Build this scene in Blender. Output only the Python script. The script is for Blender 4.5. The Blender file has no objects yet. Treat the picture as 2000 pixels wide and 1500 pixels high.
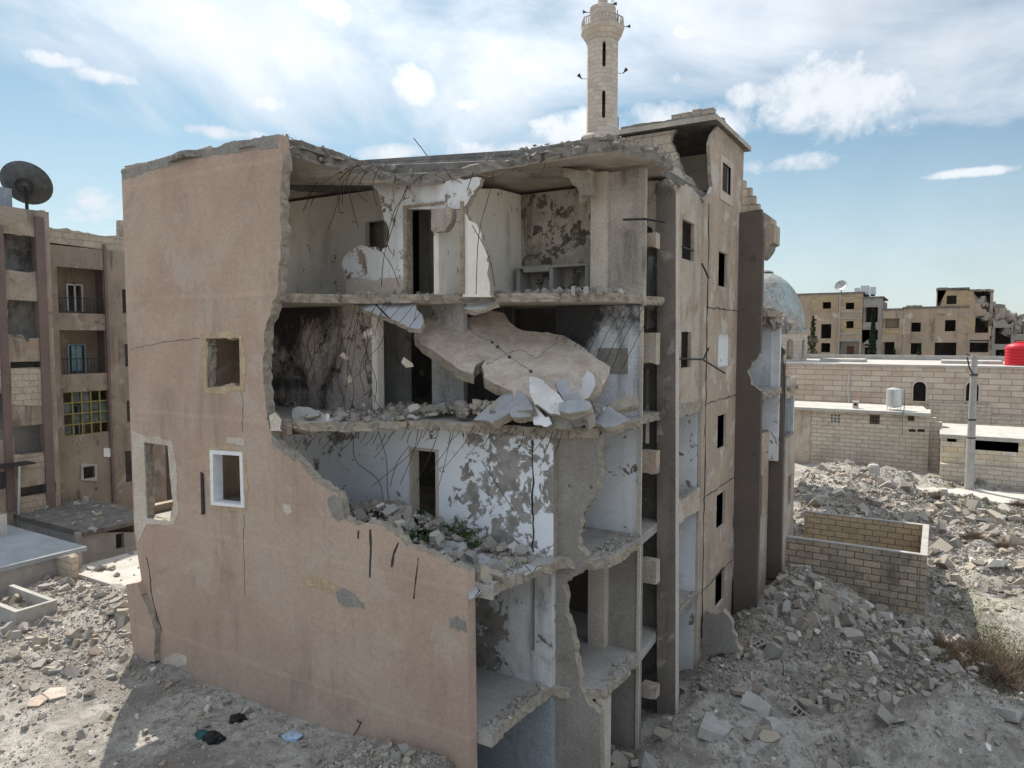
import bpy, bmesh, math, random
import numpy as np
from mathutils import Vector, Matrix, noise as mnoise
from mathutils.geometry import tessellate_polygon
random.seed(7); RNG = np.random.default_rng(7)
SC = bpy.context.scene
R = math.radians
# ------------------------------------------------------------------ camera, light, exposure
F = 1387.0; TH = R(31); PI_ = math.atan(90/1387.0); E = 10.9
CT, ST, CP, SP = math.cos(TH), math.sin(TH), math.cos(PI_), math.sin(PI_)
cd = bpy.data.cameras.new('camera'); cam = bpy.data.objects.new('camera', cd); SC.collection.objects.link(cam)
cd.sensor_width = 36; cd.lens = F/2000*36; cd.clip_end = 6000; cd.clip_start = .1
cam.location = (0, 0, E); cam.rotation_euler = (R(90)-PI_, 0, TH); SC.camera = cam
SUN_DIR = (-.78, .625); SUN_EL = R(49)
sd = bpy.data.lights.new('sun', 'SUN'); so = bpy.data.objects.new('sun', sd); SC.collection.objects.link(so)
sd.energy = 5.0; sd.angle = R(.5); sd.color = (1, .93, .82)
sv = Vector((SUN_DIR[0]*math.cos(SUN_EL), SUN_DIR[1]*math.cos(SUN_EL), math.sin(SUN_EL)))
so.rotation_euler = sv.to_track_quat('Z', 'Y').to_euler(); so.location = (0, 0, 60)
SC.cycles.max_bounces = 14; SC.cycles.diffuse_bounces = 5
SC.view_settings.view_transform = 'Standard'; SC.view_settings.look = 'None'
SC.view_settings.gamma = 1; SC.view_settings.exposure = .36
def pxdir(px, py):
    a = (px-1000)/F; b = (750-py)/F; fh = CP+SP*b; up = -SP+CP*b
    return Vector((a*CT-fh*ST, a*ST+fh*CT, up))
def build_world():
    w = bpy.data.worlds.new('World'); SC.world = w; w.use_nodes = True
    nt = w.node_tree; N = nt.nodes; L = nt.links; N.clear()
    out = N.new('ShaderNodeOutputWorld'); bg = N.new('ShaderNodeBackground'); L.new(bg.outputs[0], out.inputs[0])
    bg.inputs[1].default_value = .15
    sky = N.new('ShaderNodeTexSky'); sky.sky_type = 'NISHITA'; sky.sun_disc = False
    sky.sun_elevation = SUN_EL; sky.sun_rotation = math.atan2(SUN_DIR[0], SUN_DIR[1]); sky.air_density = 1.0
    sky.dust_density = 1.2; sky.ozone_density = 1.6; sky.altitude = 300
    tc = N.new('ShaderNodeTexCoord'); sep = N.new('ShaderNodeSeparateXYZ'); L.new(tc.outputs['Generated'], sep.inputs[0])
    def m(op, a, b=None, c=None, clamp=False):
        n = N.new('ShaderNodeMath'); n.operation = op; n.use_clamp = clamp
        for i, v in enumerate((a, b, c)):
            if v is None: continue
            if isinstance(v, (int, float)): n.inputs[i].default_value = v
            else: L.new(v, n.inputs[i])
        return n.outputs[0]
    x, y, z = sep.outputs
    az = m('ARCTAN2', x, y)                       # radians, 0 = +Y, negative towards -X
    el = m('ARCSINE', z)
    zz = m('MAXIMUM', m('ADD', z, .12), .02)
    comb = N.new('ShaderNodeCombineXYZ'); L.new(m('DIVIDE', x, zz), comb.inputs[0]); L.new(m('DIVIDE', y, zz), comb.inputs[1])
    def nz(vec, scale, det, rough, dist=0, off=0):
        mp = N.new('ShaderNodeMapping'); mp.inputs['Location'].default_value = (off, off*.7, off*.3); L.new(vec, mp.inputs[0])
        n = N.new('ShaderNodeTexNoise'); n.inputs['Scale'].default_value = scale; n.inputs['Detail'].default_value = det
        n.inputs['Roughness'].default_value = rough; n.inputs['Distortion'].default_value = dist
        L.new(mp.outputs[0], n.inputs['Vector']); return n.outputs[0]
    def smooth(v, a, b):
        n = N.new('ShaderNodeMapRange'); n.interpolation_type = 'SMOOTHSTEP'; n.inputs[1].default_value = a; n.inputs[2].default_value = b
        L.new(v, n.inputs[0]); return n.outputs[0]
    cir = nz(comb.outputs[0], .85, 8, .6, .6, 3.1)
    fine = nz(tc.outputs['Generated'], 11, 8, .62, .25, 1.7)
    big = nz(tc.outputs['Generated'], 3.2, 4, .5, .2, 5.2)
    def blob(px, py, wx, wy):
        d = pxdir(px, py).normalized(); a0 = math.atan2(d.x, d.y); e0 = math.asin(d.z)
        da = m('DIVIDE', m('SUBTRACT', az, a0), wx/F); de = m('DIVIDE', m('SUBTRACT', el, e0), wy/F)
        return m('SUBTRACT', 1, m('ADD', m('MULTIPLY', da, da), m('MULTIPLY', de, de)))
    cover = None
    for b in ((620, 60, 640, 150), (1040, 60, 360, 190), (100, 30, 340, 90), (1500, 30, 330, 130), (1820, 170, 300, 110), (1130, 40, 180, 150)):
        v = blob(*b); v = m('MAXIMUM', v, -1.); cover = v if cover is None else m('MAXIMUM', cover, v)
    thin = smooth(m('ADD', m('MULTIPLY', cover, .30), m('ADD', m('MULTIPLY', m('SUBTRACT', cir, .5), 2.6), m('MULTIPLY', m('SUBTRACT', big, .5), 1.0))), -.22, .70)
    cum = None
    for b in ((530, 203, 40, 17), (800, 172, 60, 36), (920, 206, 30, 18), (1640, 190, 130, 70), (1560, 320, 85, 20), (1120, 255, 80, 32),
              (1330, 240, 120, 42), (1065, 240, 40, 14), (1460, 185, 50, 22), (1340, 62, 30, 24), (110, 115, 55, 14), (205, 148, 58, 14), (1320, 150, 24, 20), (180, 405, 60, 34),
              (1920, 335, 80, 8), (1000, 300, 160, 22), (620, 10, 150, 30), (780, 300, 90, 18), (440, 260, 70, 12)):
        v = m('MAXIMUM', blob(*b), -1.5); cum = v if cum is None else m('MAXIMUM', cum, v)
    cumm = smooth(m('ADD', cum, m('ADD', m('MULTIPLY', m('SUBTRACT', fine, .5), 5.2), m('MULTIPLY', m('SUBTRACT', nz(tc.outputs['Generated'], 34, 5, .6), .5), 1.6))), -.55, 1.2)
    hor = smooth(el, .34, .0)                   # whitish air low over the horizon
    alpha = m('MAXIMUM', m('MAXIMUM', m('MULTIPLY', thin, .93), cumm), m('MULTIPLY', hor, .58))
    cf = N.new('ShaderNodeCombineColor')
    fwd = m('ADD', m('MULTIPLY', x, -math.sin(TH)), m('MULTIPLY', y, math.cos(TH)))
    high = smooth(el, .50, .85); back = smooth(fwd, .1, -.6)        # unseen bright cloud overhead and behind the camera, added to fill the shaded walls
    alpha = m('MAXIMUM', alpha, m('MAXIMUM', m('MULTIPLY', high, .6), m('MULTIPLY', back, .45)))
    glow = m('MAXIMUM', blob(760, 20, 900, 230), 0)
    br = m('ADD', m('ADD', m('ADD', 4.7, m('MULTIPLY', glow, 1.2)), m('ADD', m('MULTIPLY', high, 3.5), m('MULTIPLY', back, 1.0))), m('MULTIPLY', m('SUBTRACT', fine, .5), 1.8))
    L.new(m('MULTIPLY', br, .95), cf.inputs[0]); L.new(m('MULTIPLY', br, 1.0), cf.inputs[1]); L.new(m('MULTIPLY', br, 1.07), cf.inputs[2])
    hs = N.new('ShaderNodeMix'); hs.data_type = 'RGBA'; hs.blend_type = 'MULTIPLY'; hs.inputs[0].default_value = 1
    L.new(sky.outputs[0], hs.inputs[6]); hs.inputs[7].default_value = (.43, .535, .51, 1)
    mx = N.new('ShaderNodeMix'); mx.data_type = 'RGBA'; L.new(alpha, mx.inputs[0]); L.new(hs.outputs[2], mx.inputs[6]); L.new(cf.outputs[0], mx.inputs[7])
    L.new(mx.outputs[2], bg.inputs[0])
build_world()

# ------------------------------------------------------------------ pixel to real place (on a known plane)
CAM = Vector((0, 0, E))
def onY(px, py, Y): d = pxdir(px, py); return CAM + d*(Y/d.y)
def onX(px, py, X): d = pxdir(px, py); return CAM + d*(X/d.x)
def onZ(px, py, Z): d = pxdir(px, py); return CAM + d*((Z-E)/d.z)
def onF(px, py, f): d = pxdir(px, py); return CAM + d*(f/(CT*d.y-ST*d.x))
def PY(Y, pts): return [((lambda q: (q.x, q.z))(onY(p[0], p[1], Y))) + tuple(p[2:]) for p in pts]
def PX(X, pts): return [((lambda q: (q.y, q.z))(onX(p[0], p[1], X))) + tuple(p[2:]) for p in pts]
def rectY(Y, x0, y0, x1, y1): # pixel rectangle made upright on the plane
    m = (x0+x1)/2; a = onY(x0, y0, Y); b = onY(x1, y1, Y); a.z = onY(m, y0, Y).z; b.z = onY(m, y1, Y).z; return [(a.x, a.z), (b.x, a.z), (b.x, b.z), (a.x, b.z)]
def rectX(X, x0, y0, x1, y1):
    m = (x0+x1)/2; a = onX(x0, y0, X); b = onX(x1, y1, X); a.z = onX(m, y0, X).z; b.z = onX(m, y1, X).z; return [(a.y, a.z), (b.y, a.z), (b.y, b.z), (a.y, b.z)]

# ------------------------------------------------------------------ materials
class MB_:
    def __init__(s, name):
        s.m = bpy.data.materials.new(name); s.m.use_nodes = True; s.t = s.m.node_tree; s.N = s.t.nodes; s.L = s.t.links
        s.b = s.N['Principled BSDF']; s.b.inputs['Roughness'].default_value = .9
        s.b.inputs['Specular IOR Level'].default_value = .2
        g = s.N.new('ShaderNodeNewGeometry'); s.pos = g.outputs['Position']
    def set(s, sock, v):
        if isinstance(v, (int, float)): sock.default_value = v
        elif isinstance(v, tuple): sock.default_value = v if len(v) == 4 or sock.type == 'VECTOR' else (*v, 1)
        else: s.L.new(v, sock)
    def map(s, sc=(1, 1, 1), off=(0, 0, 0), vec=None):
        n = s.N.new('ShaderNodeMapping'); s.L.new(vec or s.pos, n.inputs[0]); n.inputs['Scale'].default_value = sc; n.inputs['Location'].default_value = off; return n.outputs[0]
    def noise(s, scale, det=6, rough=.6, dist=0, vec=None, col=False):
        n = s.N.new('ShaderNodeTexNoise'); n.inputs['Scale'].default_value = scale; n.inputs['Detail'].default_value = det
        n.inputs['Roughness'].default_value = rough; n.inputs['Distortion'].default_value = dist
        s.L.new(vec or s.pos, n.inputs['Vector']); return n.outputs[1 if col else 0]
    def vor(s, scale, vec=None, feat='F1', out=0):
        n = s.N.new('ShaderNodeTexVoronoi'); n.inputs['Scale'].default_value = scale; n.feature = feat; s.L.new(vec or s.pos, n.inputs['Vector']); return n.outputs[out]
    def ma(s, op, a, b=0., clamp=False):
        n = s.N.new('ShaderNodeMath'); n.operation = op; n.use_clamp = clamp; s.set(n.inputs[0], a); s.set(n.inputs[1], b); return n.outputs[0]
    def step(s, v, a, b, lo=0., hi=1.):
        n = s.N.new('ShaderNodeMapRange'); n.interpolation_type = 'SMOOTHSTEP'; s.set(n.inputs[0], v); n.inputs[1].default_value = a; n.inputs[2].default_value = b
        n.inputs[3].default_value = lo; n.inputs[4].default_value = hi; return n.outputs[0]
    def mix(s, f, a, b, mode='MIX'):
        n = s.N.new('ShaderNodeMix'); n.data_type = 'RGBA'; n.blend_type = mode; s.set(n.inputs[0], f); s.set(n.inputs[6], a); s.set(n.inputs[7], b); return n.outputs[2]
    def val(s, c, v):                            # multiply a colour by a scalar
        n = s.N.new('ShaderNodeVectorMath'); n.operation = 'SCALE'; s.set(n.inputs[0], c if not isinstance(c, tuple) else tuple(c[:3])); s.set(n.inputs['Scale'], v); return n.outputs[0]
    def bump(s, h, st=.5, d=.02):
        n = s.N.new('ShaderNodeBump'); n.inputs['Strength'].default_value = st; n.inputs['Distance'].default_value = d; s.set(n.inputs['Height'], h); s.L.new(n.outputs[0], s.b.inputs['Normal'])
    def sep(s):
        n = s.N.new('ShaderNodeSeparateXYZ'); s.L.new(s.pos, n.inputs[0]); return n.outputs
    def out(s, c): s.set(s.b.inputs['Base Color'], c); return s.m
MATS = {}
def plaster(name, c1, c2, stain=(.1, .08, .07), stainamt=.5, streak=.4, s=.5, rough=.5, peel=None, soot=None, pock=0, fine=.25, patchcol=None, patchth=.62, ghost=0):
    """painted or rendered wall: broad blotches, vertical streaks, fine grain, flaking paint, soot stains, pockmarks"""
    k = MB_(name); h = k.noise(18, 5, .7)
    c = k.mix(k.step(k.noise(s, 6, .62, .4), .35, .65), c1, c2)
    if patchcol: c = k.mix(k.step(k.noise(s*1.7, 8, .6, .3, vec=k.map(off=(13, 7, 4))), patchth, patchth+.05), c, patchcol)
    st = k.noise(1.0, 7, .66, .5, vec=k.map((1.9, 1.9, .2), (4, 8, 1))); sm_ = k.step(k.noise(.55, 4, .6, vec=k.map(off=(7, 1, 9))), .42, .6)
    c = k.mix(k.ma('MULTIPLY', k.ma('MULTIPLY', k.step(st, .45, .75), sm_), streak), c, stain)
    bl = k.noise(.9, 8, .68, .6, vec=k.map(off=(31, 17, 9)))
    c = k.mix(k.ma('MULTIPLY', k.step(bl, .55, .75), stainamt), c, stain)
    hh = h
    if peel:                                       # (under colour, threshold, scale, x-gradient or None)
        pc, th, sc_ = peel[:3]
        a = k.noise(sc_, 10, .7, .55, vec=k.map((1, 1, .8), (3, 5, 7))); b2 = k.noise(sc_*4, 4, .5, .8)
        v = k.ma('ADD', k.ma('MULTIPLY', a, .8), k.ma('MULTIPLY', b2, .2))
        if len(peel) > 3:
            x0, x1, amt = peel[3]; g = k.step(k.sep()[0], x0, x1); v = k.ma('ADD', v, k.ma('MULTIPLY', g, amt))
        mk = k.step(v, th, th+.012)
        under = k.mix(k.step(k.noise(3, 6, .65), .4, .65), pc, tuple(q*.62 for q in pc))
        c = k.mix(mk, c, under); hh = k.ma('SUBTRACT', k.ma('MULTIPLY', h, .4), k.ma('MULTIPLY', mk, 1.0))
    if soot:                                       # (threshold, colour, scale, axis gradient)
        th, sc_, gr = soot
        v = k.noise(sc_, 10, .74, .15, vec=k.map((1, 1, .6), (9, 2, 5)))
        for ax, a0, a1, amt in gr: v = k.ma('ADD', v, k.ma('MULTIPLY', k.step(k.sep()[ax], a0, a1), amt))
        c = k.mix(k.step(v, th-.04, th+.2, 0, .93), c, (.012, .011, .011))
    if pock:
        v = k.ma('ADD', k.vor(pock), k.ma('MULTIPLY', k.noise(1.3, 3, .5), .45)); mk = k.step(v, .275, .25); c = k.mix(k.ma('MULTIPLY', mk, .8), c, (.09, .08, .07)); hh = k.ma('SUBTRACT', hh, mk)
    if ghost:                                      # block joints showing faintly through the render, small pits
        x, y, z = k.sep(); cb = k.N.new('ShaderNodeCombineXYZ'); k.set(cb.inputs[0], k.ma('ADD', x, y)); k.set(cb.inputs[1], z)
        br = k.N.new('ShaderNodeTexBrick'); k.L.new(cb.outputs[0], br.inputs['Vector']); br.inputs['Scale'].default_value = 1; br.inputs['Brick Width'].default_value = .42; br.inputs['Row Height'].default_value = .215
        br.inputs['Mortar Size'].default_value = .03; br.inputs['Mortar Smooth'].default_value = 1; g = k.ma('MULTIPLY', br.outputs[1], k.step(k.noise(.7, 4, .6, vec=k.map(off=(2, 9, 4))), .4, .65))
        c = k.mix(k.ma('MULTIPLY', g, ghost), c, stain)
        pv = k.ma('ADD', k.vor(5.5), k.ma('MULTIPLY', k.noise(1.1, 4, .6), .5)); pm = k.step(pv, .30, .26); c = k.mix(k.ma('MULTIPLY', pm, .55), c, stain); hh = k.ma('SUBTRACT', hh, pm)
        fl = k.N.new('ShaderNodeMath'); fl.operation = 'PINGPONG'; k.L.new(k.ma('ADD', z, k.ma('MULTIPLY', k.noise(.6, 3, .5), .12)), fl.inputs[0]); fl.inputs[1].default_value = 1.5
        c = k.mix(k.ma('MULTIPLY', k.step(fl.outputs[0], .10, .0), .16), c, tuple(min(1, q*1.3) for q in c1))
        bz = k.step(k.ma('ADD', z, k.ma('MULTIPLY', k.noise(1.2, 6, .65), 1.1)), 3.3, 2.3); c = k.mix(k.ma('MULTIPLY', bz, .25), c, (.30, .265, .23))
    c = k.val(c, k.step(h, .2, .8, 1-fine, 1+fine))
    k.bump(hh, rough, .03 if peel else .02); MATS[name] = k.out(c); return MATS[name]
def concrete(name, c1, c2, sc_=3, bumpd=.05, attr=False, rgh=.8, dark=.35):
    k = MB_(name); a = k.noise(sc_, 9, .68, .3); b = k.noise(sc_*7, 6, .7)
    c = k.mix(k.step(a, .32, .68), c1, c2); c = k.mix(k.ma('MULTIPLY', k.step(b, .5, .72), dark), c, tuple(q*.45 for q in c2))
    if attr:
        at = k.N.new('ShaderNodeAttribute'); at.attribute_name = 'rnd'
        oi = k.N.new('ShaderNodeObjectInfo')
        rv = k.ma('FRACT', k.ma('ADD', at.outputs['Fac'], k.ma('MULTIPLY', oi.outputs['Random'], 7.3)))
        cr = k.N.new('ShaderNodeValToRGB'); k.L.new(rv, cr.inputs[0]); e = cr.color_ramp
        e.elements[0].color = (.20, .18, .155, 1); e.elements[1].position = 1; e.elements[1].color = (.70, .68, .65, 1)
        for p_, q in ((.2, (.34, .325, .30)), (.4, (.27, .255, .235)), (.55, (.42, .36, .285)), (.72, (.32, .29, .25)), (.82, (.40, .385, .36)), (.9, (.30, .235, .19))):
            el = e.elements.new(p_); el.color = (*q, 1)
        c = k.mix(.9, c, cr.outputs[0])
        c = k.val(c, k.step(b, .25, .75, .75, 1.15))
    k.bump(k.ma('ADD', a, k.ma('MULTIPLY', b, .4)), rgh, bumpd); MATS[name] = k.out(c); return MATS[name]
def blocks(name, c1, c2, mortar, w=.4, h=.2, ms=.008, stain=.4, off=.5, bumpd=.02, msm=.1, sootz=None, hv=.25):
    k = MB_(name); x, y, z = k.sep(); cb = k.N.new('ShaderNodeCombineXYZ'); k.set(cb.inputs[0], k.ma('ADD', x, y)); k.set(cb.inputs[1], z)
    ns = k.noise(2.5, 3, .5, col=True); vv = k.N.new('ShaderNodeVectorMath'); vv.operation = 'MULTIPLY_ADD'; k.L.new(ns, vv.inputs[0]); vv.inputs[1].default_value = (.03, .02, 0); k.L.new(cb.outputs[0], vv.inputs[2])
    br = k.N.new('ShaderNodeTexBrick'); k.L.new(vv.outputs[0], br.inputs['Vector']); br.offset = off
    k.set(br.inputs['Color1'], c1); k.set(br.inputs['Color2'], c2); k.set(br.inputs['Mortar'], mortar)
    br.inputs['Scale'].default_value = 1; br.inputs['Mortar Size'].default_value = ms; br.inputs['Mortar Smooth'].default_value = msm; br.inputs['Bias'].default_value = 0
    br.inputs['Brick Width'].default_value = w; br.inputs['Row Height'].default_value = h
    n = k.noise(.8, 8, .65, .5); c = k.mix(k.ma('MULTIPLY', k.step(n, .45, .7), stain), br.outputs[0], tuple(q*.4 for q in c2))
    f = k.noise(14, 5, .7); c = k.val(c, k.step(f, .25, .75, 1-hv, 1+hv))
    k.bump(k.ma('SUBTRACT', k.ma('MULTIPLY', f, .5), br.outputs[1]), .7, bumpd); MATS[name] = k.out(c); return MATS[name]
def simple(name, c, rough=.6, metal=0, var=.2, sc_=6):
    k = MB_(name); k.b.inputs['Roughness'].default_value = rough; k.b.inputs['Metallic'].default_value = metal
    n = k.noise(sc_, 6, .65); cc = k.val((*c,), k.step(n, .25, .75, 1-var, 1+var)); k.bump(n, .2, .01); MATS[name] = k.out(cc); return MATS[name]

PINK = plaster('pink_stucco', (.475, .365, .29), (.41, .30, .238), (.23, .18, .15), .5, .6, .38, .5, fine=.13, patchcol=(.45, .365, .305), patchth=.57, ghost=.10)
PINK2 = plaster('faded_pink_stucco', (.46, .365, .285), (.385, .305, .24), (.15, .12, .10), .6, .5, .6, .4, fine=.2, patchcol=(.52, .47, .41), patchth=.56, pock=1.3)
PALEST = plaster('pale_patched_render', (.52, .46, .39), (.43, .36, .29), (.10, .09, .08), .85, .6, .8, .6, patchcol=(.46, .35, .27), patchth=.55, pock=1.6, soot=(.80, .7, []))
BROWN = plaster('brown_paint', (.15, .122, .104), (.125, .104, .09), (.08, .065, .055), .4, .3, .5, .3, fine=.12, pock=.8)
GREYB = plaster('grey_brown_render', (.225, .195, .17), (.17, .148, .13), (.06, .052, .047), .7, .7, .7, .45, patchcol=(.32, .29, .26), patchth=.60, pock=1.0)
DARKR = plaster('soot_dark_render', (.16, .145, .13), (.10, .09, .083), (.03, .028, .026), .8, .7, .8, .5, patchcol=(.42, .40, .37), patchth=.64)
GREYC = plaster('grey_cement_render', (.32, .30, .27), (.26, .24, .215), (.12, .11, .10), .6, .5, .8, .5, pock=1.2)
ROOM4 = plaster('cream_room_paint', (.84, .80, .72), (.76, .71, .63), (.20, .17, .14), .45, .4, .6, .3, peel=((.24, .215, .185), .605, 2.3), fine=.08)
KITCH = plaster('grimy_kitchen_plaster', (.56, .50, .43), (.40, .36, .31), (.07, .06, .055), 1.0, 1.0, 1.3, .5, peel=((.17, .15, .13), .52, 1.7), soot=(.80, 1.4, [(2, 13.2, 15.2, .26), (0, -9.8, -8.4, .10)]))
GREY4 = plaster('grimy_corner_plaster', (.46, .41, .35), (.35, .31, .27), (.07, .06, .055), .9, .9, 1.0, .5, patchcol=(.42, .36, .28), patchth=.58)
WHITE4 = plaster('torn_white_paint', (.76, .77, .78), (.66, .65, .63), (.28, .23, .18), .8, .6, .8, .4, peel=((.33, .27, .21), .555, 2.2), fine=.08)
WHITE2 = plaster('flaking_white_paint', (.80, .83, .88), (.76, .80, .85), (.35, .34, .34), .25, .12, .7, .5, peel=((.36, .335, .31), .575, 1.5, (-11.2, -8.6, .085)), fine=.06)
WHITE1 = plaster('worn_white_paint', (.66, .67, .68), (.52, .51, .50), (.10, .09, .085), .75, .7, .9, .5, peel=((.27, .25, .225), .58, 1.6, (-8.3, -8.9, .12)), fine=.1)
WHITED = plaster('white_paint_with_patches', (.76, .78, .82), (.68, .69, .70), (.2, .18, .16), .55, .45, .7, .4, peel=((.26, .24, .215), .572, 1.3), fine=.08)
WHITE3 = plaster('sooty_white_paint', (.70, .73, .78), (.60, .62, .65), (.12, .11, .10), .5, .7, .8, .4, soot=(.72, .9, [(2, 10.2, 11.8, .35), (0, -7.2, -8.4, .45)]))
SOOT3 = plaster('burnt_room_plaster', (.50, .44, .40), (.38, .33, .30), (.08, .07, .06), .7, .6, 1.0, .6, peel=((.15, .12, .10), .56, 1.8), soot=(.74, .9, [(0, -12.6, -14.6, .35), (2, 10.6, 11.9, .16)]), patchcol=(.45, .43, .42), patchth=.62)
GREY3 = plaster('smoky_grey_plaster', (.42, .41, .40), (.33, .32, .31), (.05, .045, .04), .8, .7, .9, .4, soot=(.78, .9, [(2, 10.2, 11.8, .3)]))
SOFFIT = plaster('board_marked_soffit', (.52, .46, .39), (.40, .35, .30), (.12, .10, .085), .7, .3, 1.2, .6, patchcol=(.46, .41, .34), patchth=.6)
FLOORM = plaster('dusty_floor_tile', (.40, .385, .36), (.33, .315, .295), (.16, .15, .14), .6, 0, .9, .4)
BREAK = concrete('broken_concrete_edge', (.46, .40, .32), (.30, .265, .225), 5, .08)
BREAKD = concrete('weathered_broken_edge', (.34, .31, .275), (.22, .2, .18), 6, .08)
ROOFM = concrete('weathered_roof_concrete', (.22, .205, .185), (.11, .105, .098), 2.5, .06, dark=.6)
CONC = concrete('grey_concrete', (.42, .41, .39), (.32, .305, .285), 1.6, .02, rgh=.5, dark=.2)
PALESLAB = concrete('pale_slab_plaster', (.66, .575, .50), (.46, .375, .305), 2.2, .10, rgh=1, dark=.45)
BLUECONC = concrete('blue_grey_concrete', (.37, .38, .40), (.28, .29, .305), 2, .03, rgh=.5, dark=.2)
BLACKR = plaster('unlit_room_black', (.035, .032, .03), (.02, .019, .018), (.01, .01, .01), .3, .3)  # near-black colour stands in for the unlit rooms behind the facade windows
RUBBLE = concrete('rubble_stone', (.40, .37, .33), (.30, .275, .245), 6, .03, attr=True)
FRAME = simple('white_window_frame', (.75, .76, .78), .5, 0, .1)
FRAMET = simple('aged_timber_frame', (.30, .25, .19), .8, 0, .4, 9)
IRON = simple('rusty_rebar', (.055, .038, .03), .8, .2, .3, 20)
BLACK = simple('black_plastic', (.012, .014, .014), .35, 0, .3)
BARS = simple('dark_iron_bars', (.05, .045, .045), .6, .3, .2)
GALV = simple('galvanised_metal', (.55, .57, .58), .38, .75, .08)
REDP = simple('red_plastic_tank', (.55, .03, .04), .4, 0, .08)
BLUEB = simple('pale_blue_plastic', (.35, .45, .60), .4, 0, .2)
DISH = simple('dark_dish_metal', (.10, .105, .11), .5, .3, .3, 3)
DISHL = simple('pale_dish_metal', (.45, .45, .44), .5, .3, .15, 3)
GLASS = simple('dirty_glass', (.10, .12, .12), .25, 0, .5, 2)
BLK_T = blocks('tan_block_wall', (.50, .42, .33), (.42, .36, .29), (.24, .21, .18), .62, .29, .010)
BLK_GY = blocks('bounce_lit_yellow_block', (.66, .49, .31), (.50, .39, .27), (.15, .12, .09), .62, .27, .014, .3)  # yellower, brighter copy of the yard block, bounced sunlight put into its colour
BLK_G = blocks('grey_yard_block', (.47, .38, .285), (.31, .27, .22), (.07, .06, .055), .62, .27, .015, .75)
BLK_Y = blocks('yellow_block', (.46, .35, .215), (.37, .285, .19), (.30, .24, .17), .8, .32, .02, .3)
STONE = blocks('mosque_ashlar', (.53, .42, .335), (.64, .55, .46), (.33, .28, .24), 1.7, .52, .035, .35, hv=.12)
STONEM = blocks('minaret_ashlar', (.47, .40, .335), (.58, .52, .455), (.38, .34, .30), .8, .42, .02, .2, hv=.12)
STONEH = blocks('hut_block', (.60, .53, .44), (.52, .46, .38), (.33, .29, .25), .9, .34, .025, .4)
STONEY = blocks('yellow_ashlar', (.62, .50, .34), (.66, .60, .50), (.35, .3, .24), .9, .4, .02, .5)
ROOFW = concrete('pale_roof_screed', (.50, .485, .45), (.38, .36, .33), .8, .02, dark=.3)
ROOFB = concrete('white_painted_roof', (.36, .39, .42), (.27, .29, .31), .7, .01, dark=.15)
FARP = plaster('far_pink_render', (.42, .33, .25), (.35, .275, .21), (.09, .075, .06), .8, .7, .35, .3, pock=.55, patchcol=(.50, .44, .37), patchth=.6)
DOMEM = plaster('dome_blue_paint', (.36, .42, .42), (.30, .36, .365), (.09, .085, .08), .8, .8, .3, .4, peel=((.38, .36, .335), .50, .45))
PURP = plaster('purple_brown_paint', (.20, .145, .13), (.165, .125, .115), (.08, .06, .055), .5, .5, .6, .3)
LEAF = simple('leaf_green', (.035, .075, .022), .7, 0, .5, 3)
CYPR = simple('cypress_green', (.022, .04, .018), .8, 0, .5, 3)
DRY = simple('dry_brush', (.16, .12, .085), .9, 0, .4, 3)
GRASSM = simple('grass_green', (.13, .15, .05), .9, 0, .5, 1)
def tile_mat():
    k = MB_('broken_floor_tiles'); x, y, z = k.sep(); cb = k.N.new('ShaderNodeCombineXYZ'); k.set(cb.inputs[0], k.ma('ADD', x, k.ma('MULTIPLY', y, .15))); k.set(cb.inputs[1], k.ma('SUBTRACT', y, z))
    br = k.N.new('ShaderNodeTexBrick'); k.L.new(cb.outputs[0], br.inputs['Vector']); br.offset = 0; br.inputs['Scale'].default_value = 1
    k.set(br.inputs['Color1'], (.36, .37, .40)); k.set(br.inputs['Color2'], (.42, .425, .44)); k.set(br.inputs['Mortar'], (.05, .045, .04))
    br.inputs['Mortar Size'].default_value = .009; br.inputs['Brick Width'].default_value = .33; br.inputs['Row Height'].default_value = .33
    n = k.noise(3, 6, .6); c = k.mix(k.step(n, .5, .75, 0, .6), br.outputs[0], (.38, .34, .29))
    k.bump(k.ma('SUBTRACT', 0, br.outputs[1]), .8, .02); return k.out(c)
TILE = tile_mat()
def ground_mat():
    k = MB_('dusty_rubble_ground'); x, y, z = k.sep()
    a = k.noise(.35, 9, .65, .5); b = k.noise(3, 9, .7); v = k.vor(7); d = k.noise(24, 6, .75)
    c = k.mix(k.step(a, .4, .62), (.30, .275, .245), (.56, .53, .485)); c = k.mix(k.step(b, .46, .62, 0, .65), c, (.22, .20, .175))
    g = k.ma('MULTIPLY', k.step(k.noise(.28, 6, .6, .4, vec=k.map(off=(40, 3, 1))), .50, .60), k.step(k.noise(6, 5, .7), .42, .58))
    g = k.ma('MULTIPLY', g, k.ma('MULTIPLY', k.step(x, -4, -1), k.step(y, 24, 29)))
    c = k.mix(k.ma('MULTIPLY', g, .75), c, (.17, .18, .085))
    c = k.val(c, k.step(d, .3, .7, .66, 1.25))
    k.bump(k.ma('ADD', k.ma('MULTIPLY', v, -.5), k.ma('ADD', b, d)), .9, .07); return k.out(c)
GROUND = ground_mat()
PATHM = concrete('chalky_path', (.52, .50, .46), (.42, .40, .365), 1.2, .02, dark=.1)

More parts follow.
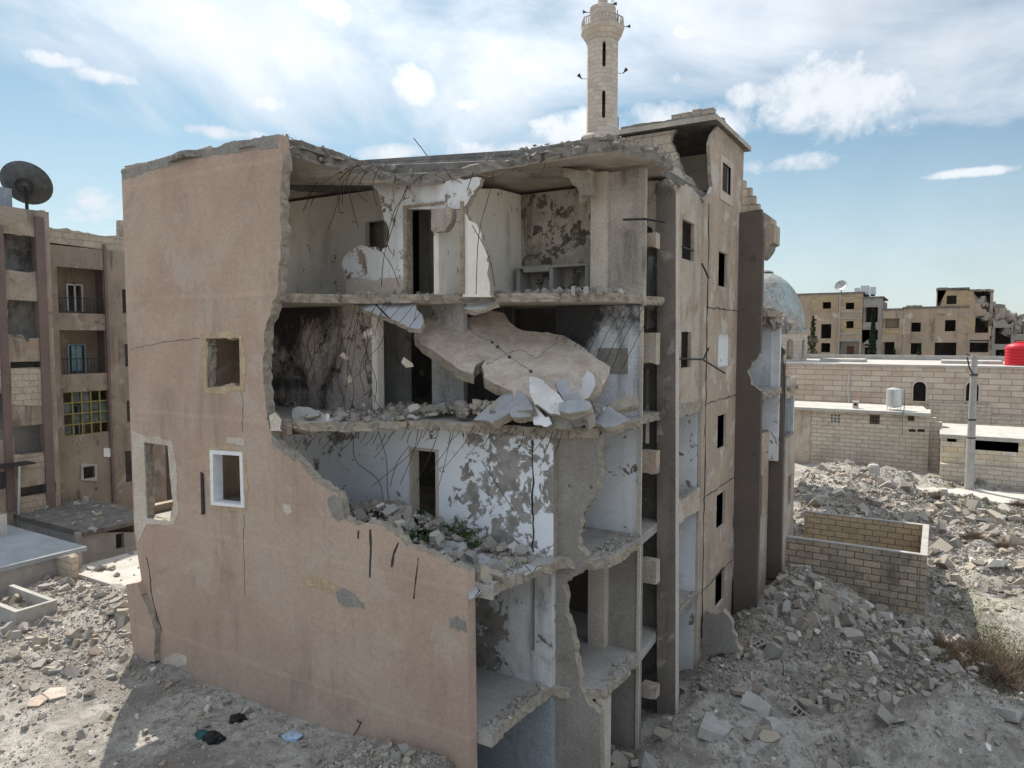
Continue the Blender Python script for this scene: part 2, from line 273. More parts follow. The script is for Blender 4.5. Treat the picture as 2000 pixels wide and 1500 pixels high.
# ------------------------------------------------------------------ object helpers
COL = SC.collection
def tag(o, label, cat, group=None):
    o['label'] = label; o['category'] = cat
    if group: o['group'] = group
    return o
def thing(name, label, cat, loc=(0, 0, 0), group=None):
    o = bpy.data.objects.new(name, None); COL.objects.link(o); o.location = loc; o.empty_display_size = .2
    return tag(o, label, cat, group)
def root_loc(p):
    v = Vector((0, 0, 0))
    while p is not None: v = v + p.location; p = p.parent
    return v
def mesh_obj(name, verts, faces, mats, parent=None, mi=None, smooth=False, loc=None):
    """vertices are given in world space; stored relative to the parent or loc"""
    o_ = root_loc(parent) if parent else Vector(loc or (0, 0, 0))
    me = bpy.data.meshes.new(name); me.from_pydata([tuple(Vector(v)-o_) for v in verts], [], faces)
    for m in (mats if isinstance(mats, (list, tuple)) else [mats]): me.materials.append(m)
    if mi: me.polygons.foreach_set('material_index', mi)
    if smooth: me.polygons.foreach_set('use_smooth', [True]*len(me.polygons))
    me.update(); o = bpy.data.objects.new(name, me); COL.objects.link(o)
    if parent: o.parent = parent
    else: o.location = o_
    return o
def part(name, label, verts, faces, mats, parent, **k):
    o = mesh_obj(name, verts, faces, mats, parent, **k)
    if label: o['label'] = label
    return o
def frac(p, s):  return mnoise.noise(Vector(p)*s)
def subdivide(loop, step, jag, seed):
    """loop of (u,v[,1]) ; flag 1 = the edge from this point to the next is broken"""
    out = []; n = len(loop)
    for i, p in enumerate(loop):
        q = loop[(i+1) % n]; fl = len(p) > 2 and p[2]; prev = loop[i-1]; pf = len(prev) > 2 and prev[2]
        u = Vector(p[:2]); w = Vector(q[:2]); L = (w-u).length
        out.append((u.x, u.y, 1 if (fl and pf) else 0))
        if fl:
            k = max(1, int(L/step)); wt = [random.uniform(.25, 1.9) for _ in range(k)]; tt = [sum(wt[:j])/sum(wt) for j in range(k)]; nrm = Vector((-(w-u).y, (w-u).x)).normalized() if L > 0 else Vector((0, 0))
            for j in range(1, k):
                r = u.lerp(w, tt[j]); am = jag*(mnoise.noise(Vector((r.x*1.1+seed, r.y*1.1, seed)))*2.4+mnoise.noise(Vector((r.x*4.3+seed, r.y*4.3, seed)))*1.3+random.uniform(-.4, .4))
                e = min(j, k-j)/k*2; r = r + nrm*am*min(1, e*3)
                out.append((r.x, r.y, 1))
    return out
def plate(name, outline, plane, thick, mats, parent, holes=(), jag=.07, step=.11, label=None, layers=3, back=None, tumble=None, loc=None):
    """plane: ('Y',y0) wall facing -Y; ('X',x0) wall facing +X; ('Z',z0) slab with its top at z0; or (origin,u,v,n). thick grows away from the face."""
    seed = random.uniform(0, 50)
    if plane[0] == 'Y': y0 = plane[1]; T = lambda u, v, d: (u, y0+d, v)
    elif plane[0] == 'X': x0 = plane[1]; T = lambda u, v, d: (x0-d, u, v)
    elif plane[0] == 'Z': z0 = plane[1]; T = lambda u, v, d: (u, v, z0-d)
    else:
        o_, a_, b_, n_ = plane; T = lambda u, v, d: tuple(o_ + a_*u + b_*v - n_*d)
    loops = [subdivide(outline, step, jag, seed)] + [subdivide(h, step, jag*.7, seed+3+i) for i, h in enumerate(holes)]
    verts = []; faces = []; mi = []; base = []
    for lp in loops: base.append(sum(len(q) for q in loops[:len(base)]))
    tot = sum(len(q) for q in loops)
    cen = [(sum(p[0] for p in q)/len(q), sum(p[1] for p in q)/len(q)) for q in loops]
    for k in range(layers+1):
        for li, lp in enumerate(loops):
            for p in lp:
                d = thick*k/layers; u, v = p[0], p[1]
                if p[2]:
                    if k not in (0,): u += random.uniform(-.5, .5)*jag; v += random.uniform(-.5, .5)*jag
                    if 0 < k < layers: d += random.uniform(-.42, .42)*thick/layers
                verts.append(T(u, v, d))
    tr = tessellate_polygon([[Vector((p[0], p[1], 0)) for p in lp] for lp in loops])
    nF = Vector(T(0, 0, 0))-Vector(T(0, 0, 1))
    for t in tr:
        a, b, c = [Vector(verts[i]) for i in t]
        t = list(t)
        if (b-a).cross(c-a).dot(nF) < 0: t.reverse()
        faces.append(t); mi.append(0)
        faces.append([i+layers*tot for i in reversed(t)]); mi.append(0 if back is None else back)
    for li, lp in enumerate(loops):
        n = len(lp)
        for i in range(n):
            j = (i+1) % n
            for k in range(layers):
                faces.append([base[li]+i+k*tot, base[li]+j+k*tot, base[li]+j+(k+1)*tot, base[li]+i+(k+1)*tot])
                mi.append(1 if (lp[i][2] or lp[j][2]) else (2 if len(mats) > 2 and back is None else 0))
    o = mesh_obj(name, verts, faces, mats, parent, mi, loc=loc)
    bm = bmesh.new(); bm.from_mesh(o.data); bmesh.ops.recalc_face_normals(bm, faces=bm.faces); bm.to_mesh(o.data); bm.free()
    if label: o['label'] = label
    return o
def box_vf(x0, x1, y0, y1, z0, z1):
    v = [(x, y, z) for z in (z0, z1) for y in (y0, y1) for x in (x0, x1)]
    return v, [(0, 2, 3, 1), (4, 5, 7, 6), (0, 1, 5, 4), (2, 6, 7, 3), (0, 4, 6, 2), (1, 3, 7, 5)]
class Multi:
    def __init__(s): s.v = []; s.f = []
    def add(s, v, f): n = len(s.v); s.v += [tuple(q) for q in v]; s.f += [tuple(i+n for i in t) for t in f]; return s
    def box(s, *a): return s.add(*box_vf(*a))
    def tube(s, pts, r, n=5, cap=True):
        pts = [Vector(p) for p in pts]; rr = r if isinstance(r, (list, tuple)) else [r]*len(pts); V = []
        for i, p in enumerate(pts):
            d = (pts[min(i+1, len(pts)-1)]-pts[max(i-1, 0)]).normalized(); a = d.cross(Vector((.31, .17, .93))).normalized(); b = d.cross(a)
            for k in range(n): t = 2*math.pi*k/n; V.append(p+a*math.cos(t)*rr[i]+b*math.sin(t)*rr[i])
        Fc = [(i*n+k, i*n+(k+1) % n, (i+1)*n+(k+1) % n, (i+1)*n+k) for i in range(len(pts)-1) for k in range(n)]
        if cap: Fc += [tuple(range(n-1, -1, -1)), tuple(range((len(pts)-1)*n, len(pts)*n))]
        return s.add(V, Fc)
    def lathe(s, prof, c, n=24, a0=0):
        V = []; Fc = []
        for r, z in prof:
            for k in range(n): t = 2*math.pi*k/n+a0; V.append((c[0]+r*math.cos(t), c[1]+r*math.sin(t), c[2]+z))
        for i in range(len(prof)-1):
            for k in range(n): Fc.append((i*n+k, i*n+(k+1) % n, (i+1)*n+(k+1) % n, (i+1)*n+k))
        Fc.append(tuple(range(n-1, -1, -1))); Fc.append(tuple(range((len(prof)-1)*n, len(prof)*n)))
        return s.add(V, Fc)
    def build(s, name, mat, parent=None, smooth=False, label=None, loc=None):
        o = mesh_obj(name, s.v, s.f, mat, parent, smooth=smooth, loc=loc)
        if label: o['label'] = label
        return o
def box(name, x0, x1, y0, y1, z0, z1, mat, parent, label=None):
    v, f = box_vf(min(x0, x1), max(x0, x1), min(y0, y1), max(y0, y1), min(z0, z1), max(z0, z1)); return part(name, label, v, f, mat, parent)
def flags(pts): return [(p[0], p[1], 1) for p in pts]

# chunks: angular broken stone, convex hull of random points
def hull(seed, sx, sy, sz, n=14, slab=False):
    rnd = random.Random(seed); bm = bmesh.new()
    if slab:
        k = rnd.randint(5, 7)
        for i in range(k):
            t = 2*math.pi*(i+rnd.uniform(-.3, .3))/k; r = rnd.uniform(.75, 1.05)
            for z in (-.5, .5): bm.verts.new((math.cos(t)*r*sx/2+rnd.uniform(-.03, .03)*sx, math.sin(t)*r*sy/2, z*sz+rnd.uniform(-.06, .06)*sz))
    else:
        for c in [(i, j, k) for i in (-1, 1) for j in (-1, 1) for k in (-1, 1)]:
            if rnd.random() < .28:      # a broken-off corner: cut into three
                for ax in range(3):
                    q = [c[0]*.5, c[1]*.5, c[2]*.5]; q[ax] *= rnd.uniform(-.1, .7); bm.verts.new((q[0]*sx, q[1]*sy, q[2]*sz))
            else: bm.verts.new((c[0]*.5*sx*rnd.uniform(.72, 1.1), c[1]*.5*sy*rnd.uniform(.72, 1.1), c[2]*.5*sz*rnd.uniform(.72, 1.1)))
    bmesh.ops.convex_hull(bm, input=bm.verts, use_existing_faces=False)
    for v in [v for v in bm.verts if not v.link_faces]: bm.verts.remove(v)
    bm.normal_update(); me = bpy.data.meshes.new('chunk'); bm.to_mesh(me); bm.free()
    a = me.attributes.new('rnd', 'FLOAT', 'FACE'); a.data.foreach_set('value', [rnd.random()]*len(me.polygons)); return me
HULLS = [hull(i, 1, random.uniform(.55, .95), random.uniform(.35, .75)) for i in range(16)] + [hull(100+i, 1, random.uniform(.5, .95), random.uniform(.13, .28), slab=True) for i in range(12)]
TEMPL = []
for me in HULLS:
    v = np.zeros(len(me.vertices)*3); me.vertices.foreach_get('co', v); TEMPL.append((v.reshape(-1, 3), [tuple(p.vertices) for p in me.polygons]))
    me.materials.append(RUBBLE)
def rot_mat(ax, ay, az):
    return np.array(Matrix.Rotation(az, 3, 'Z') @ Matrix.Rotation(ay, 3, 'Y') @ Matrix.Rotation(ax, 3, 'X'))
def stuff_mesh(name, items, mat, parent=None, label=None, kind='stuff'):
    """items: (x,y,z,size,template,rx,ry,rz) merged as one object"""
    V = []; lv = []; ls = []; rn = []; n0 = 0; k0 = 0
    for (x, y, z, s, t, rx, ry, rz) in items:
        v, f = TEMPL[t]; V.append((v*s) @ rot_mat(rx, ry, rz).T + (x, y, z)); q = random.random()
        for p in f: lv.extend([i+n0 for i in p]); ls.append(k0); k0 += len(p); rn.append(q)
        n0 += len(v)
    V = np.concatenate(V); o_ = np.array(root_loc(parent)) if parent else np.zeros(3); V = V-o_
    me = bpy.data.meshes.new(name); me.vertices.add(len(V)); me.vertices.foreach_set('co', V.ravel()); me.loops.add(len(lv)); me.loops.foreach_set('vertex_index', lv)
    me.polygons.add(len(ls)); me.polygons.foreach_set('loop_start', ls); me.update(calc_edges=True); me.shade_flat()
    a = me.attributes.new('rnd', 'FLOAT', 'FACE'); a.data.foreach_set('value', rn); me.materials.append(mat)
    o = bpy.data.objects.new(name, me); COL.objects.link(o); o['kind'] = kind
    if parent: o.parent = parent
    if label: o['label'] = label
    return o
def ok_view(x, y, z):
    d = Vector((x, y, z))-CAM; f_ = CT*d.y-ST*d.x; r = CT*d.x+ST*d.y
    if f_ < 4: return None
    q = 1000+F*r/f_; h = 660-F*d.z/f_
    return (q, h, f_) if -60 < q < 2060 and h < 1620 else None

# ------------------------------------------------------------------ terrain
def bump_(x, y, cx, cy, rx, ry, h, a=0.):
    dx, dy = x-cx, y-cy; c, s = math.cos(a), math.sin(a); u = (dx*c+dy*s)/rx; v = (-dx*s+dy*c)/ry; return h*math.exp(-(u*u+v*v))
def sm(t): t = min(1, max(0, t)); return t*t*(3-2*t)
PATHC = [onZ(*p, .1) for p in ((1780, 958), (1850, 962), (1920, 968), (2010, 975), (2120, 985), (2300, 1000))]
def pathmask(x, y):
    d = 99
    for a, b in zip(PATHC, PATHC[1:]):
        ax, ay, bx, by = a.x, a.y, b.x, b.y; t = max(0, min(1, ((x-ax)*(bx-ax)+(y-ay)*(by-ay))/((bx-ax)**2+(by-ay)**2))); d = min(d, math.hypot(x-ax-t*(bx-ax), y-ay-t*(by-ay)))
    return 1-sm((d-1.6)/1.8)
def height(x, y):
    n = mnoise.noise; h = .12*n((x*.5, y*.5, 0))+.06*n((x*1.7, y*1.7, 3))
    # yard on the street side
    if x > -9:
        w = sm((x+9)/2.0)
        h += w*(.20*n((x*1.9, y*1.9, 11))+.10*n((x*4.1, y*4.1, 17)))*(1 if 15 < y < 34 else .6)*(0 if (1.2 < x < 3.5 and 24 < y < 34) else 1)
        r = bump_(x, y, -3.6, 26.6, 2.6, 3.4, 1.55)+bump_(x, y, -5.2, 20.5, 1.6, 4, .75)+bump_(x, y, .5, 20.0, 2.7, 1.7, 1.75)+bump_(x, y, 1.0, 17.6, 2.6, 2.4, .9)+bump_(x, y, -4.2, 17.5, 2.0, 2.2, .8)
        r += bump_(x, y, 1.6, 25.3, 2.2, 1.6, .55)+bump_(x, y, 3.5, 37, 2.6, 5, .55)+bump_(x, y, -4.5, 29.5, 1.5, 1.5, .9)
        r += bump_(x, y, -4.5, 51, 5.5, 5.5, 1.35)+bump_(x, y, 1.5, 43, 4, 4, .5)+bump_(x, y, -8, 60, 8, 5, .8)
        g = .45*max(0, n((x*.8, y*.8, 7))+.15)
        h += w*(r+g*(1 if y > 15 else .4))
    # raised rubble-covered roof left of the end wall
    if y < 14.6:
        p = sm((-7.1-x)/1.1)*sm((14.3-y)/.5 if x < -20 else (12.0-y)/.6)
        q = 2.0+bump_(x, y, -8.6, 10.6, 1.7, 1.3, .5)+bump_(x, y, -21.5, 12.4, 2.6, 1.5, .55)+bump_(x, y, -26, 12.6, 3, 1.3, .3)+.12*n((x*.9, y*.9, 5))-h*.3
        h = h*(1-p)+p*q
    if x < -19.5 and y > 14: h = h*.5
    if abs(x) > 70 or y > 110: h *= .3
    if -4 < x < 20 and 38 < y < 75: h *= 1-.9*pathmask(x, y)
    return h
def build_ground():
    def axis(lo, hi, st, far):
        a = list(np.arange(lo, hi, st)); s = st; v = hi
        while v < far: a.append(v); s *= 1.35; v += s
        s = st; v = lo-st
        while v > -far: a.insert(0, v); s *= 1.35; v -= s
        return a
    xs = axis(-34, 14, .17, 3500); ys = axis(3, 62, .2, 3500)
    V = [(x, y, height(x, y)) for y in ys for x in xs]; nx = len(xs)
    Fc = [(j*nx+i, j*nx+i+1, (j+1)*nx+i+1, (j+1)*nx+i) for j in range(len(ys)-1) for i in range(nx-1)]
    o = mesh_obj('ground', V, Fc, GROUND, smooth=True); o['kind'] = 'structure'
    P = PATHC; W = (.9, 1.7, 2.1, 2.3, 2.4, 2.6)
    V = []; Fc = []; n = 0
    cl = []
    for i in range(len(P)-1):
        for j in range(8): t = j/8; cl.append((P[i].lerp(P[i+1], t), W[i]*(1-t)+W[i+1]*t))
    for i, (p, w) in enumerate(cl):
        d = (cl[min(i+1, len(cl)-1)][0]-cl[max(i-1, 0)][0]); nn = Vector((-d.y, d.x, 0)).normalized()
        for k in range(9):
            q = p+nn*w*(k/4-1)*(1+.2*mnoise.noise(Vector((i*.4, k//8, 2)))); V.append((q.x, q.y, height(q.x, q.y)+.06))
    Fc = [(i*9+k, i*9+k+1, (i+1)*9+k+1, (i+1)*9+k) for i in range(len(cl)-1) for k in range(8)]
    o = mesh_obj('path', V, Fc, PATHM, smooth=True); o['kind'] = 'structure'
build_ground()

# ------------------------------------------------------------------ the ruined apartment building
XW, XE = -19.0, -6.2
F4, F3, F2, F1 = 11.95, 8.95, 5.98, 2.96; RU, RT = 15.05, 15.5
B = thing('ruined_apartment_building', 'five storey ruined apartment building with a torn open corner and a pink end wall', 'building', (-12, 18, 0))
W3 = [PINK, BREAK, PINK]
# end wall, pink, facing the camera's left
ow = PY(11.25, [(237, 330, 1), (390, 291, 1), (545, 262, 0), (552, 300, 1), (548, 360, 1), (547, 480, 1), (544, 555, 1), (531, 590, 1), (519, 640, 1), (513, 700, 1), (517, 760, 1), (520, 800, 1),
     (526, 835, 1), (541, 868, 1), (566, 882, 1), (590, 912, 1), (612, 938, 1), (642, 955, 1), (664, 975, 1), (668, 1008, 1), (682, 1022, 1), (735, 1029, 1), (768, 1036, 1), (782, 1052, 1), (792, 1066, 1),
     (850, 1090, 1), (890, 1108, 1), (913, 1120), (918, 1500)]) + [(-7.62, -.5), (-18.4, -.5)] + PY(11.25, [(330, 1340), (300, 1285, 1), (283, 1200, 1), (276, 1130), (262, 1040)])
hl = [PY(11.25, [(402, 661, 1), (467, 660, 1), (469, 754, 1), (404, 757, 1)]), PY(11.25, [(413, 883), (470, 886), (474, 988), (415, 982)]),
      PY(11.25, [(281, 864, 1), (327, 870, 1), (333, 940, 1), (338, 985, 1), (333, 1018, 1), (286, 1012, 1)])]
plate('end_wall', ow, ('Y', 11.25), .26, W3, B, hl, jag=.06, step=.10, back=1, label='pink stuccoed end wall broken off in a long diagonal')
TANP = plaster('yellow_exposed_render', (.50, .40, .26), (.40, .31, .21), (.2, .16, .12), .5, .2, 3, .8); PALEP = plaster('pale_jamb_plaster', (.56, .50, .43), (.50, .43, .36), (.25, .2, .17), .5, .5, 1.2, .5)
GREYP = plaster('bare_cement_patch', (.30, .285, .265), (.24, .225, .205), (.12, .11, .1), .5, .2, 3, .8)
def patch(px, mat, Y=11.25, holes=(), t=.012, jag=.03, name='plaster_patch', label=None): return plate(name, flags(PY(Y-t, px)), ('Y', Y-t), t+.03, [mat, mat], B, holes, jag=jag, step=.05, layers=1, label=label)
patch([(391, 652), (440, 648), (472, 655), (479, 700), (477, 765), (440, 772), (396, 765), (393, 700)], TANP, holes=[PY(11.238, [(402, 661), (467, 660), (469, 754), (404, 757)])], label='yellow broken plaster around the upper window')
patch([(404, 874), (440, 870), (478, 880), (483, 940), (481, 998), (440, 996), (408, 990), (406, 930)], TANP, holes=[PY(11.238, [(413, 883), (470, 886), (474, 988), (415, 982)])], t=.009, label='yellow broken plaster around the framed window')
patch([(258, 842), (290, 853), (336, 862), (346, 930), (348, 1000), (340, 1026), (286, 1024), (270, 1060), (264, 1040)], PALEP, holes=[PY(11.238, [(281, 864), (327, 870), (333, 940), (338, 985), (333, 1018), (286, 1012)])], label='pale plaster around the tall left opening')
for q, m in (([(655, 1158), (672, 1150), (690, 1160), (710, 1178), (712, 1190), (690, 1186), (664, 1180)], GREYP), ([(876, 1206), (890, 1204), (910, 1212), (914, 1238), (896, 1232), (878, 1228)], GREYP),
             ([(592, 1128), (610, 1126), (640, 1136), (662, 1146), (655, 1158), (625, 1148), (600, 1142)], TANP), ([(440, 853), (475, 858), (478, 870), (442, 868)], PALEP),
             ([(552, 985), (566, 986), (571, 1000), (560, 1008), (553, 998)], PALEP), ([(640, 975), (652, 966), (668, 978), (672, 1010), (660, 1020), (648, 1010)], GREYP),
             ([(527, 838), (545, 866), (575, 880), (580, 905), (556, 890), (530, 868)], GREYP)): patch(q, m)
for q in ([(391, 922), (395, 926), (398, 1004), (393, 1006)],): plate('iron_bar', PY(11.20, q), ('Y', 11.20), .03, [BARS, BARS], B, layers=1)
def crack(pts, w=.035):
    L_ = [(x-w*9*random.uniform(.6, 1.2), y) for x, y in pts]; R_ = [(x+w*9*random.uniform(.6, 1.2), y) for x, y in reversed(pts)]
    plate('crack', flags(PY(11.244, L_+R_)), ('Y', 11.244), .03, [BLACK, BLACK], B, layers=1, jag=.01)
for q in (((723, 1034), (724, 1070), (722, 1128)), ((778, 1060), (768, 1085), (765, 1108)), ((817, 1090), (812, 1130), (808, 1170)), ((700, 1036), (699, 1052))):
    plate('crack', flags(PY(11.243, [(q[0][0]-1.5, q[0][1])]+[(a-1.6, b) for a, b in q[1:]]+[(a+1.4, b) for a, b in reversed(q)])), ('Y', 11.243), .03, [BARS, BARS], B, layers=1, jag=.012)
for q in (((477, 1005), (476, 1060), (478, 1180)), ((472, 758), (474, 800), (473, 850)), ((286, 1088), (292, 1120), (296, 1160), (306, 1200), (318, 1240)), ((255, 682), (300, 672), (350, 664), (395, 661))):
    wd = 1.5 if q[0][0] == 286 else .5
    pts = [Vector((p.x, 11.245, p.z)) for p in (onY(a, b, 11.245) for a, b in q)]; mb = Multi()
    fine_ = []
    for i in range(len(pts)-1):
        for j in range(8): s_ = pts[i].lerp(pts[i+1], j/8); fine_.append(s_+Vector((random.uniform(-.02, .02), 0, random.uniform(-.02, .02))))
    mb.tube(fine_, [.008*wd*random.uniform(.6, 1.6) for _ in fine_], 4).build('crack', BARS, B)
patch([(236, 333), (300, 315), (390, 292), (470, 274), (543, 262), (543, 290), (500, 292), (440, 302), (380, 310), (300, 332), (262, 345), (240, 350)], GREYP, t=.006, jag=.025, label='bare cement band along the top of the end wall')
# window frame of the framed window, frame pieces in the others
fr = PY(11.22, [(410, 879), (473, 883), (477, 992), (412, 986)]); ho = PY(11.22, [(416, 887), (468, 890), (471, 986), (418, 980)])
plate('window_frame', fr, ('Y', 11.21), .28, [FRAME, FRAME], B, [ho], layers=1, label='white painted window frame in the pink end wall')
# west side wall with openings, rear walls
def rect(u0, v0, u1, v1): return [(u0, v0), (u1, v0), (u1, v1), (u0, v1)]
ws = []
for zf in (F1, F2, F3, F4):
    for y_ in (12.0, 15.2, 19, 23.5, 28, 35, 40): ws.append(rect(y_, zf+.7, y_+1.5, zf+2.4))
for r_ in (rect(11.75, 8.9, 13.6, 11.5), rect(11.75, 5.2, 13.6, 8.4)): pass
ws = [w for w in ws if not (w[0][0] < 13 or (w[0][0] < 16 and w[0][1] > F4-1))] + [rect(12.1, F4+.5, 15.0, F4+2.7), rect(11.7, 9.1, 13.7, 11.6), rect(11.7, 6.2, 13.7, 8.5)]  # top-storey opening is added out of view to bounce sunlight into the room
plate('side_wall', rect(11.515, 0, 46, RU), ('X', XW+.25), .25, [PINK2, BREAK], B, ws, layers=1)
box('rear_wall', XW, -9.7, 45.75, 46, 0, RU, PINK2, B)
plate('side_wall', rect(32.3, 0, 45.74, RU), ('X', -9.7), .25, [PINK2, BREAK], B, layers=1)
plate('main_roof', flags([(-13.0, 11.53), (-12.75, 11.8), (-12.3, 12.3), (-12.1, 12.7), (-11.5, 13.2), (-10.9, 13.6), (-10.3, 13.75), (-9.6, 13.9), (-8.9, 14.2), (-8.1, 14.6), (-7.6, 14.9), (-6.95, 14.9), (-6.5, 15.2), (-6.1, 15.9), (-5.92, 16.6)])+[(-5.9, 17.7), (-6.3, 17.75), (-6.3, 22.0), (-6.25, 26.3), (-7.4, 26.31), (-7.5, 32.31), (-9.6, 32.32), (-9.6, 46.1), (-19.05, 46.1), (-19.05, 11.52), (-13.05, 11.52)],
      ('Z', RT-.17), .22, [ROOFM, BREAKD, SOFFIT], B, jag=.13, step=.12, back=2, label='sagging concrete roof slab broken at the corner')
def sag(o, cx=-10.9, cy=14.2, r=2.3, d=.6):
    for v in o.data.vertices:
        p = v.co+root_loc(B); v.co.z -= d*math.exp(-((p.x-cx)**2+(p.y-cy)**2)/r**2)
sag([o for o in COL.objects if o.name == 'main_roof'][0])
# built-up layer on the roof, set back
plate('roof_screed', flags([(-12.98, 11.27), (-12.55, 12.1), (-12.0, 13.0), (-11.5, 14.5), (-11, 17), (-10, 17), (-9.0, 15.6), (-8.6, 15.1), (-8.0, 15.0), (-7.3, 15.1), (-6.7, 15.6), (-6.3, 16.6), (-6.4, 18.2), (-7.4, 22.2), (-18.9, 22.2), (-18.93, 11.27)]), ('Z', RT+.0), .168, [ROOFM, BREAKD], B, jag=.12, step=.13, layers=2)
for q_ in COL.objects:
    if q_.name.startswith('roof_screed'): sag(q_)
RJ = 1
# upper floors
def slab(z, outline, t=.21, top=FLOORM, under=SOFFIT, label=None, jag=.09, name='floor_slab'):
    return plate(name, outline, ('Z', z), t, [top, BREAK, under], B, jag=jag, step=.10, label=label, back=2)
REAR = [(-6.3, 18.1), (-6.35, 26.2), (-7.35, 26.21), (-7.35, 32), (-18.74, 32), (-18.74, 11.53)]
slab(F4, flags([(-13.2, 11.53), (-12.9, 12.1), (-12.5, 12.7), (-11.9, 13.3), (-11.3, 13.4), (-10.6, 13.75), (-9.9, 14.3), (-9.3, 14.6), (-8.9, 14.35), (-8.2, 14.6), (-7.4, 14.95), (-6.8, 15.2), (-6.45, 15.8), (-6.25, 16.5)])+REAR, label='broken top floor slab')
slab(F3, flags([(-13.3, 11.53), (-12.4, 11.6), (-11.6, 11.95), (-11.1, 12.4), (-10.7, 13.0), (-10.2, 13.25), (-9.2, 13.3), (-8.2, 13.45), (-7.4, 13.5), (-6.25, 14.0), (-6.2, 15), (-6.2, 16.5)])+REAR, label='broken floor slab heaped with rubble')
slab(F2, [(-7.35, 11.53, 1), (-7.4, 12.3, 1), (-7.3, 13.2, 1), (-7.1, 13.95, 1), (-6.4, 14.2, 1), (-6.15, 14.9, 1), (-6.15, 15.8, 1), (-6.2, 16.5, 0)]+REAR, t=.24, label='broken floor slab with loose tiles on its edge', jag=.06)
slab(F1, [(-7.4, 11.53, 1), (-7.45, 12.4, 1), (-7.4, 13.3, 1), (-7.3, 13.95, 1), (-6.7, 14.25, 1), (-6.2, 14.5, 1), (-6.15, 15.6, 1), (-6.2, 16.5, 0)]+REAR, t=.24, label='lowest broken floor slab', jag=.045)
def wallY(Y, px, mat, t=.18, holes=(), label=None, name='partition_wall', jag=.05, brk=BREAK, side=None, clean=True):
    return plate(name, PY(Y, px), ('Y', Y), t, [mat, brk, side or mat], B, holes, jag=jag, step=.09, label=label)
def Xp(px, Y): return onY(px, 660, Y).x
def zr(Y, x0, x1, z0, z1): return [(Xp(x0, Y), z0), (Xp(x1, Y), z0), (Xp(x1, Y), z1), (Xp(x0, Y), z1)]
def wallZ(Y, x0, x1, z0, z1, mat, t=.18, holes=(), label=None, name='partition_wall'):
    return plate(name, zr(Y, x0, x1, z0, z1), ('Y', Y), t, [mat, BREAK], B, holes, layers=1, label=label)
# --- top storey
wallZ(15.2, 520, 716, F4-.1, RU-.05, ROOM4, label='cream wall of the opened top room')
wallZ(15.2, 752, 800, F4-.1, RU-.05, GREY4); wallZ(15.9, 700, 792, F4-.1, RU-.05, GREY4)
box('beam', Xp(716, 15.2), Xp(752, 15.2), 15.2, 15.38, F4+2.2, RU-.05, ROOM4, B)
wallY(13.9, [(700, 345, 1), (722, 356, 1), (738, 380, 1), (745, 402, 1), (750, 428, 1), (760, 455, 1), (757, 482, 1), (744, 492, 1), (735, 487, 1), (720, 484, 1), (702, 479, 1), (688, 486, 1), (672, 503, 1), (667, 512, 1), (672, 540, 1), (677, 578, 0), (794, 578), (794, 408), (903, 408, 1), (912, 398, 1), (925, 380, 1), (938, 352, 1), (941, 349, 1), (860, 349, 1), (780, 349, 1)], WHITE4, .16, label='torn white plastered wall with the door opening')
wallY(13.93, [(903, 412, 1), (916, 430, 1), (930, 436, 1), (941, 470, 1), (950, 510, 1), (957, 560, 1), (960, 580, 0), (903, 580)], ROOM4, .15)
patch([(674, 545), (700, 541), (730, 548), (770, 543), (792, 549), (792, 578), (676, 578)], PALEP, Y=13.9, t=.008, label='bare brownish plaster along the foot of the torn wall')
box('door_frame', Xp(790, 13.85), Xp(796, 13.85), 13.84, 14.08, F4, F4+2.14, FRAMET, B); box('door_frame', Xp(900, 13.85), Xp(905, 13.85), 13.84, 14.08, F4, F4+2.14, FRAMET, B)
box('door_frame', Xp(790, 13.85), Xp(868, 13.85), 13.84, 14.08, F4+2.14, F4+2.2, FRAMET, B)
plate('partition_wall', [(13.95, F4), (17.9, F4), (17.9, RU-.05), (16.6, RU-.1), (15.2, 14.7), (13.95, 14.5)], ('X', -10.45), .15, [ROOM4, BREAK], B, layers=1)
wallZ(17.9, 955, 1165, F4-.1, RU-.05, KITCH, label='grimy kitchen wall')
wallZ(16.4, 820, 838, F4-.1, RU-.05, ROOM4); wallZ(16.0, 840, 912, F4-.1, RU-.05, GREY4)
# kitchen counter
kc = bpy.data.objects.new('kitchen_counter', None); COL.objects.link(kc); kc.parent = B
def cbox(name, a, y0, y1, z0, z1, mat, lab=None):
    v, f = box_vf(Xp(a[0], 17.3), Xp(a[1], 17.3), y0, y1, z0, z1); o = mesh_obj(name, v, f, mat, kc); return o
cbox('worktop', (1008, 1148), 17.2, 17.88, F4+.86, F4+.92, CONC); cbox('sink', (1026, 1074), 17.18, 17.7, F4+.76, F4+.858, CONC)
for a in ((1010, 1017), (1074, 1081), (1143, 1149)): cbox('leg', a, 17.25, 17.85, F4, F4+.858, CONC)
wallZ(17.86, 1022, 1072, F4, F4+.75, KITCH, t=.02)
box('column', Xp(1152, 16.5), Xp(1182, 16.5), 16.5, 16.85, F4, RU-.04, PALEP, B)
wallZ(16.66, 1184, 1256, F4-.24, RU-.04, GREY4, label='grimy grey end wall of the top corner room')
plate('bracket', flags(PY(15.9, [(1092, 322), (1150, 330), (1155, 380), (1130, 392), (1118, 360), (1098, 345)])), ('Y', 15.9), .35, [BREAK, BREAK], B, jag=.06, label='crumbling concrete haunch under the roof edge')
